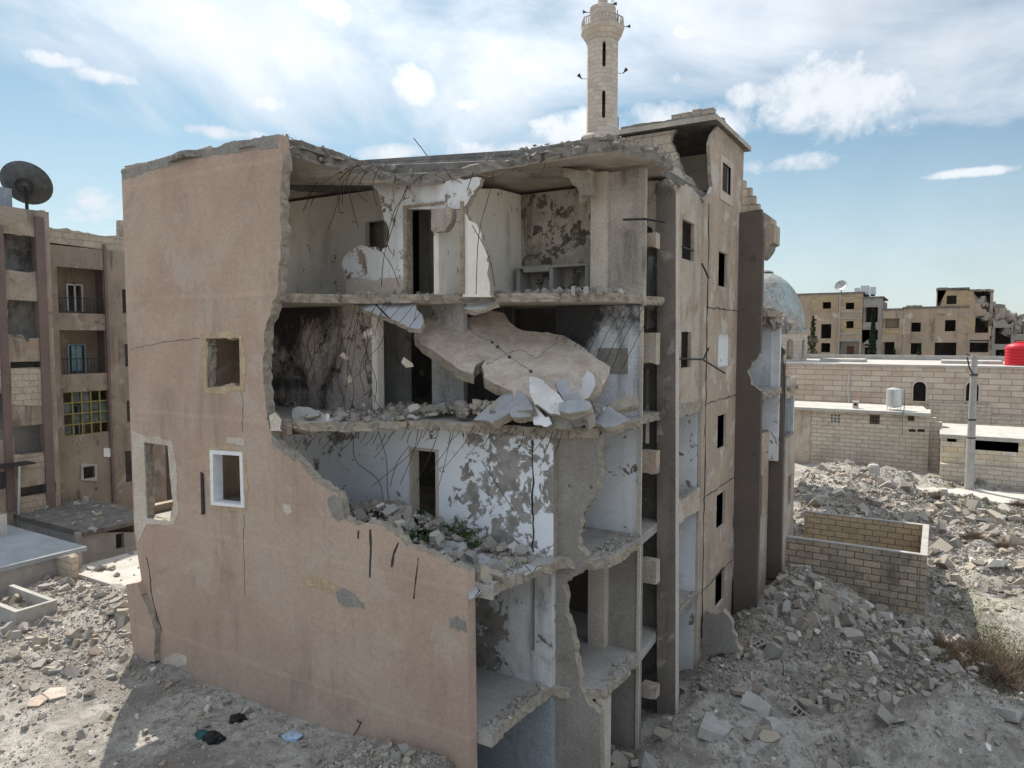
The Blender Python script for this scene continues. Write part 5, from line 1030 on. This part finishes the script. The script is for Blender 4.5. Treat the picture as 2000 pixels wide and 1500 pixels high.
# low buildings at the left
wr = thing('low_white_roofed_house', 'low house with a flat white painted roof in front of the left block', 'building', (-33, 17, 1))
def house(root, x0, x1, y0, y1, z0, z1, wall, roof, over=.12, t=.16):
    mb = Multi().box(x0, x1, y0, y1, z0, z1-t-.002); mb.build('wall', wall, root); mb = Multi().box(x0-over, x1+over, y0-over, y1+over, z1-t, z1); mb.build('roof', roof, root)
p = onZ(160, 1068, 3.1); q = onZ(0, 1130, 3.1)
house(wr, p.x-9, p.x, p.y-6.5, p.y, .2, 3.1, CONC, ROOFB)
bx_ = onZ(18, 1045, 3.1); v, f = box_vf(bx_.x-.9, bx_.x+.1, bx_.y-1.2, bx_.y-.1, 3.104, 4.0); tag(mesh_obj('roof_box', v, f, GALV, None, loc=(bx_.x, bx_.y, 3.1)), 'grey metal cooler box on the white painted roof', 'cooler box')
gh = thing('low_grey_house', 'low grey concrete outbuilding with a rubble strewn roof behind the white roof', 'building', (-30, 24, 1))
p = onZ(150, 1022, 3.2); plate('wall', PX(-29.6, [(150, 1040), (300, 1040), (300, 1120), (150, 1120)]), ('X', -29.6), .2, [CONC, BREAK], gh, [rectX(-29.6, 226, 1042, 243, 1072)], layers=1)
y0, y1 = ypx(150, -29.6), ypx(300, -29.6); zt_ = zX(200, 1038, -29.6); box('roof', -35.8, -29.45, y0-.1, y1+.1, zt_, zt_+.18, ROOFM, gh); box('rear_wall', -35.7, -30.3, y0, y0+.2, 0, zt_-.002, CONC, gh); box('room_back', -30.6, -30.5, y0+.21, y1, 0, zt_-.002, DARKR, gh)
stuff_mesh('roof_debris', floor_rub(170, (-35.5, -29.6), (y0, y1), lambda x, y: zt_+.15, .04, .35), RUBBLE)
wh = thing('white_roofless_hut', 'small white walled hut with debris on its pale flat roof', 'building', (-24, 17, 0))
ZH = 2.35; A_ = onZ(136, 1112, ZH); B_ = onZ(262, 1150, ZH); C_ = onZ(275, 1078, ZH)
YH = A_.y; fr_ = rectX(A_.x*0+onY(136, 1112, YH).x, 0, 0, 1, 1) if False else None
plate('wall', [(A_.x, -.2), (-20.4, -.2), (-20.4, ZH-.14), (A_.x, ZH-.14)], ('Y', YH), .2, [ROOFW, BREAK], wh, [PY(YH, [(199, 1146), (213, 1146), (213, 1166), (199, 1166)])], layers=1)
box('room_back', A_.x+.1, -20.5, YH+1.2, YH+1.3, -.2, ZH-.15, DARKR, wh); box('roof', A_.x-.1, -20.3, YH-.12, YH+6, ZH-.139, ZH, ROOFW, wh)
stuff_mesh('roof_debris', floor_rub(160, (A_.x, -20.4), (YH, YH+5.5), lambda x, y: ZH+.01, .05, .4), RUBBLE)
tw = plate('block_wall_fragment', PY(YH-.5, [(62, 1140), (66, 1108, 1), (95, 1096, 1), (130, 1085, 1), (139, 1090), (140, 1150)]), ('Y', YH-.5), .25, [BLK_T, BREAK], None, jag=.05, loc=(A_.x-1, YH-.5, 2)); tag(tw, 'low broken tan block wall left of the white hut', 'wall fragment')
pw = Multi().box(-30, -22.6, 14.05, 14.3, .3, 2.28).build('roof_parapet', CONC, None, loc=(-26, 14.2, 2)); tag(pw, 'thin concrete kerb along the far edge of the rubble roof', 'kerb')
mb = Multi(); c = onZ(35, 1190, 2.2)
for a in ((c.x-1.6, c.x+1.2, c.y+.45, c.y+.6), (c.x-1.6, c.x+1.2, c.y-.6, c.y-.45), (c.x+1.06, c.x+1.2, c.y-.449, c.y+.449)): mb.box(a[0], a[1], a[2], a[3], 1.9, 2.55)
o = mb.build('roof_hatch', CONC, None, loc=(c.x, c.y, 2.1)); tag(o, 'sunken rectangular concrete hatch in the rubble roof at the left edge', 'roof hatch')

# ------------------------------------------------------------------ minaret
MF = 72.0; mc = onF(1172, 660, MF); MX, MY = mc.x, mc.y
def mz(py): return onF(1172, py, MF).z
MN = thing('minaret', 'tall octagonal pale stone minaret with a balcony behind the ruin', 'minaret', (MX, MY, 0))
view = math.atan2(-MY, -MX)
def octa(r0, z0, z1, name, mat, t=.3, holes=None, off=.12):
    for k in range(8):
        a0 = view+off+(k-.5)*math.pi/4; a1 = a0+math.pi/4; rr = r0/math.cos(math.pi/8)
        p = Vector((MX+rr*math.cos(a0), MY+rr*math.sin(a0), z0)); q = Vector((MX+rr*math.cos(a1), MY+rr*math.sin(a1), z0)); u = (q-p).normalized(); n = Vector((math.cos((a0+a1)/2), math.sin((a0+a1)/2), 0)); L_ = (q-p).length
        hl = []
        if holes and k == 0:
            for (za, zb) in holes: w = .17; m_ = L_/2; hl.append([(m_-w, za-z0+w), (m_, za-z0), (m_+w, za-z0+w), (m_+w, zb-z0-w*1.2), (m_, zb-z0), (m_-w, zb-z0-w*1.2)])
        plate(name, rect(0, 0, L_, z1-z0), (p, u, Vector((0, 0, 1)), n), t, [mat, mat], MN, hl, layers=1)
octa(1.46, 0, mz(85), 'shaft', STONEM, holes=[(mz(142), mz(91)), (mz(240), mz(185))])
mb = Multi().lathe([(1.5, mz(86)), (1.7, mz(80)), (1.72, mz(77)), (1.95, mz(72)), (1.98, mz(69)), (2.15, mz(65)), (2.2, mz(62)), (2.2, mz(57)), (1.2, mz(57)-.01)], (MX, MY, 0), 8, view+.12-math.pi/8); mb.build('balcony', STONEM, MN)
mb = Multi()
for k in range(40): t_ = 2*math.pi*k/40; mb.lathe([(.05, 0), (.07, .25), (.04, .75)], (MX+2.02*math.cos(t_), MY+2.02*math.sin(t_), mz(57)), 6)
P_ = [Vector((MX+2.04*math.cos(view+.12+(k-.5)*math.pi/4), MY+2.04*math.sin(view+.12+(k-.5)*math.pi/4), mz(57)+.78)) for k in range(9)]; mb.tube(P_, .07, 6); mb.build('railing', STONEM, MN)
mb = Multi().lathe([(1.3, mz(57)), (1.28, mz(17)), (1.12, mz(15)), (.62, mz(13)), (.5, mz(8)), (.46, mz(0)), (.7, mz(-12)), (.5, mz(-30)), (.1, mz(-50))], (MX, MY, 0), 16); mb.build('upper_turret', STONEM, MN)
mb = Multi().lathe([(2.25, mz(292)), (2.25, mz(272)), (2.05, mz(268)), (1.5, mz(262))], (MX, MY, 0), 8, view+.12-math.pi/8); mb.build('base_moulding', STONEM, MN)
mb = Multi().lathe([(1.5, 0), (1.54, .03), (1.54, .12), (1.49, .16)], (MX, MY, mz(176)), 8, view+.12-math.pi/8); mb.build('string_course', STONEM, MN)
rt = Vector((CT, ST, 0))
for sgn, py, dd in ((-1, 154, 2.0), (1, 143, 2.05), (-1, 24, 1.6), (1, 52, 2.35), (1, 8, 1.0)):
    a = Vector((MX, MY, mz(py)))+rt*sgn*(1.3 if py > 60 else dd-.4); b = Vector((MX, MY, mz(py)))+rt*sgn*dd
    mb = Multi().tube([a, b], .03, 5); mb.tube([b, b+rt*sgn*.12+Vector((0, 0, .12 if py > 60 else .02)), b+rt*sgn*.35+Vector((0, 0, .4 if py > 60 else .05))], [.06, .07, .2], 8); mb.build('loudspeaker', BARS, MN)
mb = Multi()
for k in range(3): q = Vector((MX, MY, 0))+rt*(1.2+.12*k); mb.tube([q+Vector((0, 0, mz(45))), q-rt*.5+Vector((0, 0, mz(-20)))], .02, 4)
mb.tube([Vector((MX, MY, mz(50)))+rt*1.45, Vector((MX, MY, mz(20)))+rt*1.45], .04, 5); mb.tube([Vector((MX, MY, mz(262)))+rt*1.62, Vector((MX, MY, mz(228)))+rt*1.62], .05, 5); mb.build('cable', BARS, MN)

# ------------------------------------------------------------------ mosque hall, dome
HY = 76.0
MO = thing('mosque_hall', 'long mosque hall of pale pinkish stone courses with arched windows', 'mosque', (0, 80, 0))
ht = onY(1750, 716, HY).z
def arch(px0, px1, pyb, pyt, Y):
    a = onY(px0, pyb, Y); b = onY(px1, pyt, Y); w = (b.x-a.x)/2; cx = (a.x+b.x)/2; zs = b.z-w
    return [(a.x, a.z), (b.x, a.z)]+[(cx+w*math.cos(t), zs+w*math.sin(t)) for t in np.linspace(0, math.pi, 9)]
ar = [arch(1783, 1809, 783, 746, HY), arch(1886, 1912, 783, 746, HY)]
plate('wall', [(Xp(1480, HY), 0), (Xp(2150, HY), 0), (Xp(2150, HY), ht), (Xp(1480, HY), ht)], ('Y', HY), .4, [STONE, STONE], MO, ar, layers=1)
x0, x1 = Xp(1480, HY), Xp(2150, HY)
box('roof', x0, x1, HY-.15, HY+17, ht+.004, ht+.2, ROOFW, MO); box('rear_wall', x0, x1, HY+16.6, HY+16.9, 0, ht, STONE, MO); box('side_wall', x0, x0+.3, HY+.41, HY+16.59, 0, ht, STONE, MO); box('side_wall', x1-.3, x1, HY+.41, HY+16.59, 0, ht, STONE, MO)
box('parapet', x0, x1, HY+16.2, HY+16.6, ht+.201, ht+.75, CONC, MO)
for k, (a, b) in enumerate(((1605, 1690), (1840, 1960))): box('roof_step', Xp(a, HY+6), Xp(b, HY+6), HY+5, HY+9, ht+.201, ht+.5, ROOFW, MO)
for k in range(2):
    q = ar[k]; o_ = [(p[0]+(p[0]-(q[0][0]+q[1][0])/2)*.28, p[1]+(p[1]-q[0][1])*.12+(-.12 if p[1] == q[0][1] else .0)) for p in q]
    w = plate('window_frame', o_, ('Y', HY-.08), .078, [PALEP, PALEP], MO, [q], layers=1)
    mb = Multi(); xx = np.linspace(q[0][0], q[1][0], 9)
    for v_ in xx[1:-1]: mb.box(v_-.02, v_+.02, HY+.1, HY+.13, q[0][1], q[2][1]+.55)
    for z_ in np.arange(q[0][1]+.2, q[2][1]+.6, .4): mb.box(q[0][0]+.03, q[1][0]-.03, HY+.07, HY+.1, z_, z_+.03)
    g_ = mb.build('grille', BARS, w)
mb = Multi().tube([onY(1658, 732, HY-.15), onY(1656, 760, HY-.15), onY(1658, 790, HY-.15)], .1, 8).build('drain_pipe', GALV, MO)
plate('lower_ledge', [(Xp(1820, 75), 0), (Xp(1942, 75), 0), (Xp(1942, 75), onY(1900, 791, 75).z), (Xp(1820, 75), onY(1830, 790, 75).z)], ('Y', 75), .9, [STONEH, STONEH], MO, layers=1); box('lower_ledge', Xp(1943, 75), Xp(2150, 75), 75.1, 75.9, 0, onY(1950, 815, 75).z, STONEH, MO)
DYc = 84.0; dcx = Xp(1487, DYc)
DM = thing('mosque_dome', 'large weathered dome with peeling pale blue paint on a drum with arched windows', 'dome', (dcx, DYc, ht+.2))
zb = onY(1560, 645, DYc).z; zt2 = onY(1500, 531, DYc).z; rr = (onY(1578, 645, DYc)-onY(1487, 645, DYc)).length*.93
prof = [(rr*1.08, zb-.25), (rr*1.08, zb), (rr, zb+.02)]+[(rr*math.cos(t), zb+(zt2-zb)*math.sin(t)) for t in np.linspace(.03, 1.5, 16)]
Multi().lathe(prof, (dcx, DYc, 0), 48).build('dome_shell', DOMEM, DM, smooth=False)
for k in range(12):
    a0 = k*math.pi/6+.1; a1 = a0+math.pi/6; r1 = rr*1.05; p = Vector((dcx+r1*math.cos(a0), DYc+r1*math.sin(a0), ht+.2)); q = Vector((dcx+r1*math.cos(a1), DYc+r1*math.sin(a1), ht+.2)); u = (q-p).normalized(); L_ = (q-p).length; n_ = Vector((math.cos((a0+a1)/2), math.sin((a0+a1)/2), 0)); H_ = zb-.25-ht-.2
    w = .45; hl = [(L_/2-w, .2), (L_/2+w, .2)]+[(L_/2+w*math.cos(t), H_*.62+w*math.sin(t)) for t in np.linspace(0, math.pi, 7)]
    plate('drum_wall', rect(0, 0, L_, H_), (p, u, Vector((0, 0, 1)), n_), .35, [STONEM, STONEM], DM, [hl], layers=1)
Multi().lathe([(1.2, zt2-.1), (1.0, zt2+.1), (.2, zt2+.3)], (dcx, DYc, 0), 12).build('finial_base', DOMEM, DM)
# red tank on the mosque roof
tc_ = onY(1992, 706, HY+3); RT_ = thing('red_water_tank', 'red ribbed plastic water tank at the right edge on the mosque roof', 'water tank', (tc_.x, tc_.y, ht+.2))
pr = [(1.15, 0)]; 
for k in range(6): z_ = .1+k*.27; pr += [(1.17, z_), (1.17, z_+.17), (1.12, z_+.2), (1.12, z_+.24)]
pr += [(1.1, 1.75), (.9, 1.92), (.45, 2.02)]
Multi().lathe(pr, (tc_.x, tc_.y, ht+.2), 32).build('body', REDP, RT_); Multi().lathe([(.4, 0), (.42, .1), (.3, .16)], (tc_.x, tc_.y, ht+2.21), 20).build('lid', REDP, RT_)

# ------------------------------------------------------------------ stone hut, house with barred window, pole
HU = thing('stone_hut', 'low pale block hut with a flat roof and small barred windows', 'building', (2, 68, 1)); UY = 66.0
zr2 = onY(1700, 806, UY).z; hx0, hx1, hx2 = Xp(1540, UY), Xp(1588, UY), Xp(1822, UY)
wn = [rectY(UY, *a) for a in ((1622, 808.5, 1641, 826), (1699, 810, 1718, 828), (1773, 812, 1786, 822), (1775, 838, 1788, 844), (1792, 838, 1806, 844))]
zr2 = zr2+.12
plate('wall', [(hx1, 0), (hx2, 0), (hx2, zr2-.15), (hx1, zr2-.15)], ('Y', UY), .25, [STONEH, STONEH], HU, wn, layers=1); plate('wall', [(hx0, 0), (hx1, 0), (hx1, zr2-.15), (hx0, zr2-.15)], ('Y', UY-.1), .3, [PALEST, PALEST], HU, layers=1)
plate('roof', [(hx0-.3, UY-.45), (hx2+.1, UY-.45), (hx2-.6, UY+6), (hx0-.3, UY+6)], ('Z', zr2+.1), .245, [ROOFW, ROOFW], HU, layers=1, jag=.05); box('side_wall', hx2-.25, hx2, UY+.26, UY+6, 0, zr2-.15, STONEH, HU); box('rear_wall', hx0, hx2-.26, UY+5.8, UY+6, 0, zr2-.15, STONEH, HU)
for k, q in enumerate(wn[:3]):
    xs_ = sorted(p[0] for p in q); zs_ = sorted(p[1] for p in q); mb = Multi()
    for u in np.linspace(xs_[0], xs_[-1], 4): mb.box(u-.02, u+.02, UY+.02, UY+.05, zs_[0], zs_[-1])
    for u in np.linspace(zs_[0], zs_[-1], 4): mb.box(xs_[0], xs_[-1], UY+.051, UY+.08, u-.02, u+.02)
    w = mb.build('window_grille', [FRAME, BARS, BARS][k], HU)
for k in range(4): box('broken_course', hx2+.01+k*.45, hx2+.44+k*.45, UY+.3, UY+.7, 0, zr2-.3-k*.33, STONEH, HU)
tk = onY(1746, 797, UY+1.2); WT = thing('steel_water_tank', 'shiny steel water tank on thin legs on the hut roof', 'water tank', (tk.x, tk.y, zr2+.1)); zq = zr2+.1
Multi().lathe([(.1, .18), (.6, .3), (.62, .36), (.62, 1.68), (.6, 1.74), (.2, 1.86)], (tk.x, tk.y, zq), 28).build('body', GALV, WT)
mb = Multi()
for k in range(4): t_ = k*math.pi/2+.6; mb.tube([Vector((tk.x+.58*math.cos(t_), tk.y+.58*math.sin(t_), zq)), Vector((tk.x+.58*math.cos(t_), tk.y+.58*math.sin(t_), zq+.5))], .03, 5)
mb.build('stand', GALV, WT)
GP = simple('green_pipe_paint', (.08, .25, .12), .5); q = [Vector((tk.x+.75, tk.y, zq+1.8)), Vector((tk.x+.75, tk.y, zq+.1)), Vector((tk.x+.72, UY-.55, zq+.05)), Vector((tk.x+.72, UY-.5, zr2-1.8))]
o = Multi().tube(q, .035, 5).build('water_pipe', GP, WT)
vt = onY(1671, 797, UY+1); o = thing('roof_vent', 'small pale vent block on the hut roof', 'vent', (vt.x, vt.y, zr2+.1)); Multi().box(vt.x-.22, vt.x+.22, vt.y-.2, vt.y+.2, zr2+.1, zr2+.62).build('body', ROOFW, o); Multi().box(vt.x-.26, vt.x+.26, vt.y-.24, vt.y+.24, zr2+.621, zr2+.72).build('cap', ROOFW, o); Multi().box(vt.x-.12, vt.x+.12, vt.y-.21, vt.y-.202, zr2+.35, zr2+.55).build('opening', BLACK, o)
LH = thing('low_stone_house', 'low yellowish stone house with a long barred window and pale roof', 'building', (10, 64, 0)); LY = 62.0
lz = onY(1900, 851, LY).z; lx0, lx1 = Xp(1846, LY), Xp(2150, LY); lw = [rectY(LY, 1905, 855, 1989, 881), rectY(LY, 1850, 852.5, 1868, 863)]
plate('wall', [(lx0, 0), (lx1, 0), (lx1, lz-.3), (lx0, lz-.3)], ('Y', LY), .25, [STONEY, STONEY], LH, lw, layers=1) ; box('wall', lx0, lx1, LY-.5, LY-.01, 0, onY(1900, 908, LY).z, STONEH, LH)
box('roof', lx0-.1, lx1, LY-.15, LY+8, lz-.295, lz, ROOFW, LH); box('side_wall', lx0, lx0+.25, LY+.26, LY+8, 0, lz-.3, STONEH, LH); box('rear_wall', lx0+.26, lx1, LY+7.8, LY+8, 0, lz-.3, STONEH, LH)
q = lw[0]; xs_ = sorted(p[0] for p in q); zs_ = sorted(p[1] for p in q); mb = Multi()
for u in np.linspace(xs_[0], xs_[-1], 13): mb.box(u-.02, u+.02, LY+.05, LY+.08, zs_[0], zs_[-1])
for u in np.linspace(zs_[0], zs_[-1], 3): mb.box(xs_[0], xs_[-1], LY+.081, LY+.11, u-.02, u+.02)
mb.build('window_grille', simple('rust_brown_bars', (.16, .09, .05), .7), LH)
pb = onY(1893, 946, 60.0); PO = thing('utility_pole', 'tall weathered concrete utility pole before the low stone house', 'pole', (pb.x, pb.y, height(pb.x, pb.y)))
ptop = onY(1893, 692, 60).z; Multi().tube([Vector((pb.x, pb.y, height(pb.x, pb.y)-.2)), Vector((pb.x, pb.y, ptop))], [.30, .19], 12).build('shaft', CONC, PO)
for z_ in (ptop-1.5, ptop-4.7, ptop-6.0): Multi().lathe([(.24, 0), (.27, .02), (.27, .1), (.24, .12)], (pb.x, pb.y, z_), 14).build('band', BARS, PO)
mb = Multi().tube([Vector((pb.x-.45, pb.y-.2, ptop-.2)), Vector((pb.x-.3, pb.y-.25, ptop-.9)), Vector((pb.x-.05, pb.y-.22, ptop-1.5))], .05, 5); mb.tube([Vector((pb.x-.5, pb.y, ptop)), Vector((pb.x-.3, pb.y, ptop-.1))], .05, 5); mb.build('bracket', BARS, PO)
mk = onZ(1706, 925, .9); o = Multi().lathe([(.42, 0), (.44, .1), (.42, .95), (.34, 1.12), (.1, 1.2)], (mk.x, mk.y, height(mk.x, mk.y)-.1), 12).build('stone_post', ROOFW, None, loc=(mk.x, mk.y, .5)); tag(o, 'short rounded stone post standing in the rubble before the hut', 'stone post')

# ------------------------------------------------------------------ far ruined apartment houses
AY = 104.0
def far(name, label, x0, x1, ytop, segs, holes, yb=705, depth=9, Y=AY, mat=FARP):
    t = thing(name, label, 'building', (Xp((x0+x1)/2, Y), Y+4, 0)); top = onY(x0, ytop, Y).z; X0, X1 = Xp(x0, Y), Xp(x1, Y)
    plate('wall', segs or [(X0, 0), (X1, 0), (X1, top), (X0, top)], ('Y', Y), .3, [mat, BREAK], t, [rectY(Y, *h) for h in holes], layers=2, jag=.15)
    zc = top-.32
    box('rear_wall', X0, X1, Y+depth, Y+depth+.2, 0, zc, GREY3, t); box('partition_wall', X0+.31, X1-.31, Y+3.2, Y+3.3, 0, zc, DARKR, t)
    for a in (X0, X1-.3): box('side_wall', a, a+.3, Y+.31, Y+depth-.01, 0, zc, mat, t)
    if not segs: box('roof', X0-.1, X1+.1, Y-.1, Y+depth+.3, top+.004, top+.22, ROOFM, t)
    z_ = top-3.1
    while z_ > 0: box('floor_slab', X0+.31, X1-.31, Y+.31, Y+3.1, z_-.2, z_, CONC, t); z_ -= 3.1
    return t
def panel(t, a, mat, holes=(), d=.05, Y=AY): plate('wall_panel', rectY(Y-d, *a), ('Y', Y-d), d-.003, [mat, mat], t, [rectY(Y-d, *h) for h in holes], layers=1)
f1 = far('ruined_apartment_house', 'three storey pinkish apartment house with yellow block upper walls beyond the mosque', 1545, 1683, 577, None, [(1607, 590, 1623, 603), (1652, 591, 1668, 604), (1604, 633, 1623, 661), (1653, 627, 1667, 641), (1604, 670, 1621, 688), (1640, 665, 1677, 694)])
panel(f1, (1586, 579, 1637, 608), BLK_Y, [(1607, 590, 1623, 603)]); panel(f1, (1640, 577.5, 1682, 608), BLK_Y, [(1652, 591, 1668, 604)]); panel(f1, (1641, 624, 1681, 651), BLK_Y, [(1653, 627, 1667, 641)])
box('balcony_back', Xp(1640, AY), Xp(1677, AY), AY+1, AY+1.1, onY(1650, 694, AY).z, onY(1650, 665, AY).z, CONC, f1); box('door', Xp(1653, AY), Xp(1667, AY), AY+.95, AY+.99, onY(1650, 694, AY).z, onY(1650, 676, AY).z, simple('brown_door', (.14, .07, .05), .6), f1)
for z_ in (609, 622, 652, 664): box('floor_band', Xp(1638, AY), Xp(1683, AY), AY-.09, AY-.002, onY(1650, z_, AY).z-.1, onY(1650, z_, AY).z+.1, CONC, f1)
mb = Multi(); mb.box(Xp(1637.5, AY), Xp(1640, AY), AY-.2, AY-.001, 0, onY(1638, 576, AY).z); mb.build('pilaster', CONC, f1)
f2 = far('stair_tower', 'grey open stair tower beside the yellow blocked apartment house', 1684, 1722, 583, None, [(1686, 600, 1714, 630), (1684.5, 644, 1714, 664), (1685, 672, 1710, 700)], mat=GREYC)
f3 = far('ruined_apartment_house', 'two storey pink house section with open balconies between the stair tower and the taller house', 1722.5, 1762, 606, None, [(1724, 622, 1756, 641), (1724, 668, 1746, 703)])
panel(f3, (1723, 642.5, 1757, 652), BLK_Y); box('balcony_back', Xp(1724, AY), Xp(1756, AY), AY+1, AY+1.1, onY(1650, 641, AY).z, onY(1650, 622, AY).z, FARP, f3)
f4 = far('ruined_apartment_house', 'wide pink ruined house with shell holes around its windows beyond the mosque', 1762.5, 1889, 603, None, [(1780, 630, 1798, 648), (1846, 625, 1866, 647), (1779, 670, 1799, 692), (1826, 669, 1867, 702)])
top_ = onY(1826, 603, AY).z+.23; t5 = f4
sg = [(Xp(1826, AY), top_), (Xp(1889, AY), top_), (Xp(1889, AY), onY(1889, 567, AY).z), (Xp(1826, AY), onY(1826, 567, AY).z)]
h5 = [(Xp(1828, AY), top_+.1), (Xp(1834, AY), top_+.1), (Xp(1838, AY), top_+1.0), (Xp(1843, AY), top_+1.7), (Xp(1847, AY), top_+2.4), (Xp(1828, AY), top_+2.4)]
plate('wall', sg, ('Y', AY), .3, [BLK_Y, BREAK], f4, [h5, rectY(AY, 1849, 577, 1868, 594)], layers=1); zt5 = onY(1826, 567, AY).z; box('roof', Xp(1825, AY), Xp(1890, AY), AY-.1, AY+8, zt5+.004, zt5+.25, ROOFM, f4); box('rear_wall', Xp(1826, AY), Xp(1889, AY), AY+3, AY+3.2, top_, zt5, DARKR, f4)
box('roof_room', Xp(1767, AY), Xp(1798, AY), AY+1, AY+4, top_, onY(1767, 596, AY).z, FARP, f4)
sg = [(Xp(1889.5, AY), 0), (Xp(1937, AY), 0)]+[(p[0], p[1], 1) for p in PY(AY, [(1937, 625), (1934, 640), (1926, 606), (1915, 600), (1908, 588), (1902, 575), (1893, 567)])]+[(Xp(1889.5, AY), onY(1889, 567, AY).z)]
f6 = far('ruined_apartment_house', 'shattered end house with collapsed yellow walls and open rooms', 1889.5, 1937, 567, sg, [(1905, 617, 1930, 650), (1893, 664, 1932, 688)])
plate('roof', flags([(Xp(1890, AY), AY), (Xp(1932, AY), AY+.5), (Xp(1938, AY), AY+3), (Xp(1930, AY), AY+8), (Xp(1890, AY), AY+8)]), ('Z', onY(1889, 565, AY).z), .3, [ROOFM, BREAK], f6, jag=.3)
panel(f6, (1890, 570, 1901, 601), BLK_Y); panel(f6, (1890, 617, 1904, 650), BLK_Y)
f7 = far('collapsed_house', 'grey collapsed concrete frame house at the right edge beyond the mosque', 1938, 2090, 622, [(Xp(1938, AY), 0), (Xp(2090, AY), 0)]+[(p[0], p[1], 1) for p in PY(AY, [(2090, 615), (2000, 612), (1985, 625), (1975, 632), (1962, 622), (1945, 625), (1939, 620)])], [(1942, 640, 1974, 672), (1945, 683, 1972, 704), (1980, 620, 1999, 652), (1982, 665, 2010, 690)], mat=GREYC)
IT = []
for _ in range(700):
    u = random.random(); px = 1893+u*130; x = Xp(px, AY)+random.gauss(0, .3); s = random.uniform(.3, 1.3); top = onY(1936+0*px, 575, AY).z-u*4.2; z_ = top-random.random()**2*2.2; y = AY+random.uniform(.3, 6)
    t_ = random.randrange(28); IT.append((x, y, z_, s, t_, random.random()*6, random.random()*6, random.random()*6))
hp = stuff_mesh('collapsed_floors', IT, RUBBLE, f7)
c = onY(1643, 559, AY+2); dish('satellite_dish', 'pale satellite dish on the roof of the yellow blocked house', (c.x, c.y+.2, onY(1643, 577, AY).z+.2), c, .85, (-.2, -.8, .5), DISHL)
for i, (a, b, yt) in enumerate(((1666, 1676, 562), (1678, 1694, 558), (1696, 1707, 561))):
    X0, X1 = Xp(a, AY+2), Xp(b, AY+2); zb_ = onY(1680, 580, AY).z+.3; o = thing('roof_tank', ['left of three grey tanks on the far roof', 'middle and largest of three grey tanks on the far roof', 'right of three grey tanks on the far roof'][i], 'water tank', ((X0+X1)/2, AY+2.5, zb_))
    Multi().box(X0, X1, AY+2, AY+3, zb_+.1, onY(1680, yt, AY+2).z).build('body', GALV, o); Multi().box(X0+.1, X1-.1, AY+2.1, AY+2.9, zb_-.1, zb_+.099).build('stand', BARS, o)
def tree(name, label, px, py0, py1, w, Y, n, mat=CYPR, sparse=False, cat='tree'):
    b = onY(px, py0, Y); z1 = onY(px, py1, Y).z; t = thing(name, label, cat, (b.x, Y, 0)); Multi().tube([(b.x, Y, 0), (b.x+.1, Y, z1*.5), (b.x, Y, z1-.3)], [.16, .12, .03], 6).build('trunk', DRY, t)
    P = []; z0 = min(b.z, 2.0)
    for _ in range(n):
        u = random.random(); r = w*(math.sin(min(1, (1-u)*1.6)*math.pi/2))*(1 if not sparse else .4+.9*abs(math.sin(u*19))); a = random.uniform(0, 6.28); q = math.sqrt(random.random()); P.append((b.x+r*q*math.cos(a), Y+r*q*math.sin(a), z0+(z1-z0)*u))
    leaves('crown', P, mat, t, size=(.1, .26), up=.8); return t
tree('cypress_tree', 'tall slim dark cypress before the grey stair tower', 1703, 703, 606, .55, 98, 3200)
tree('conifer_tree', 'thin ragged conifer left of the yellow blocked house near the dome', 1586, 705, 618, .85, 98, 1100, sparse=True)
tree('conifer_tree', 'small dark conifer right of the tall cypress', 1746, 705, 682, .7, 98, 900); tree('conifer_tree', 'small dark conifer before the wide pink house', 1795, 705, 676, .85, 98, 1200)
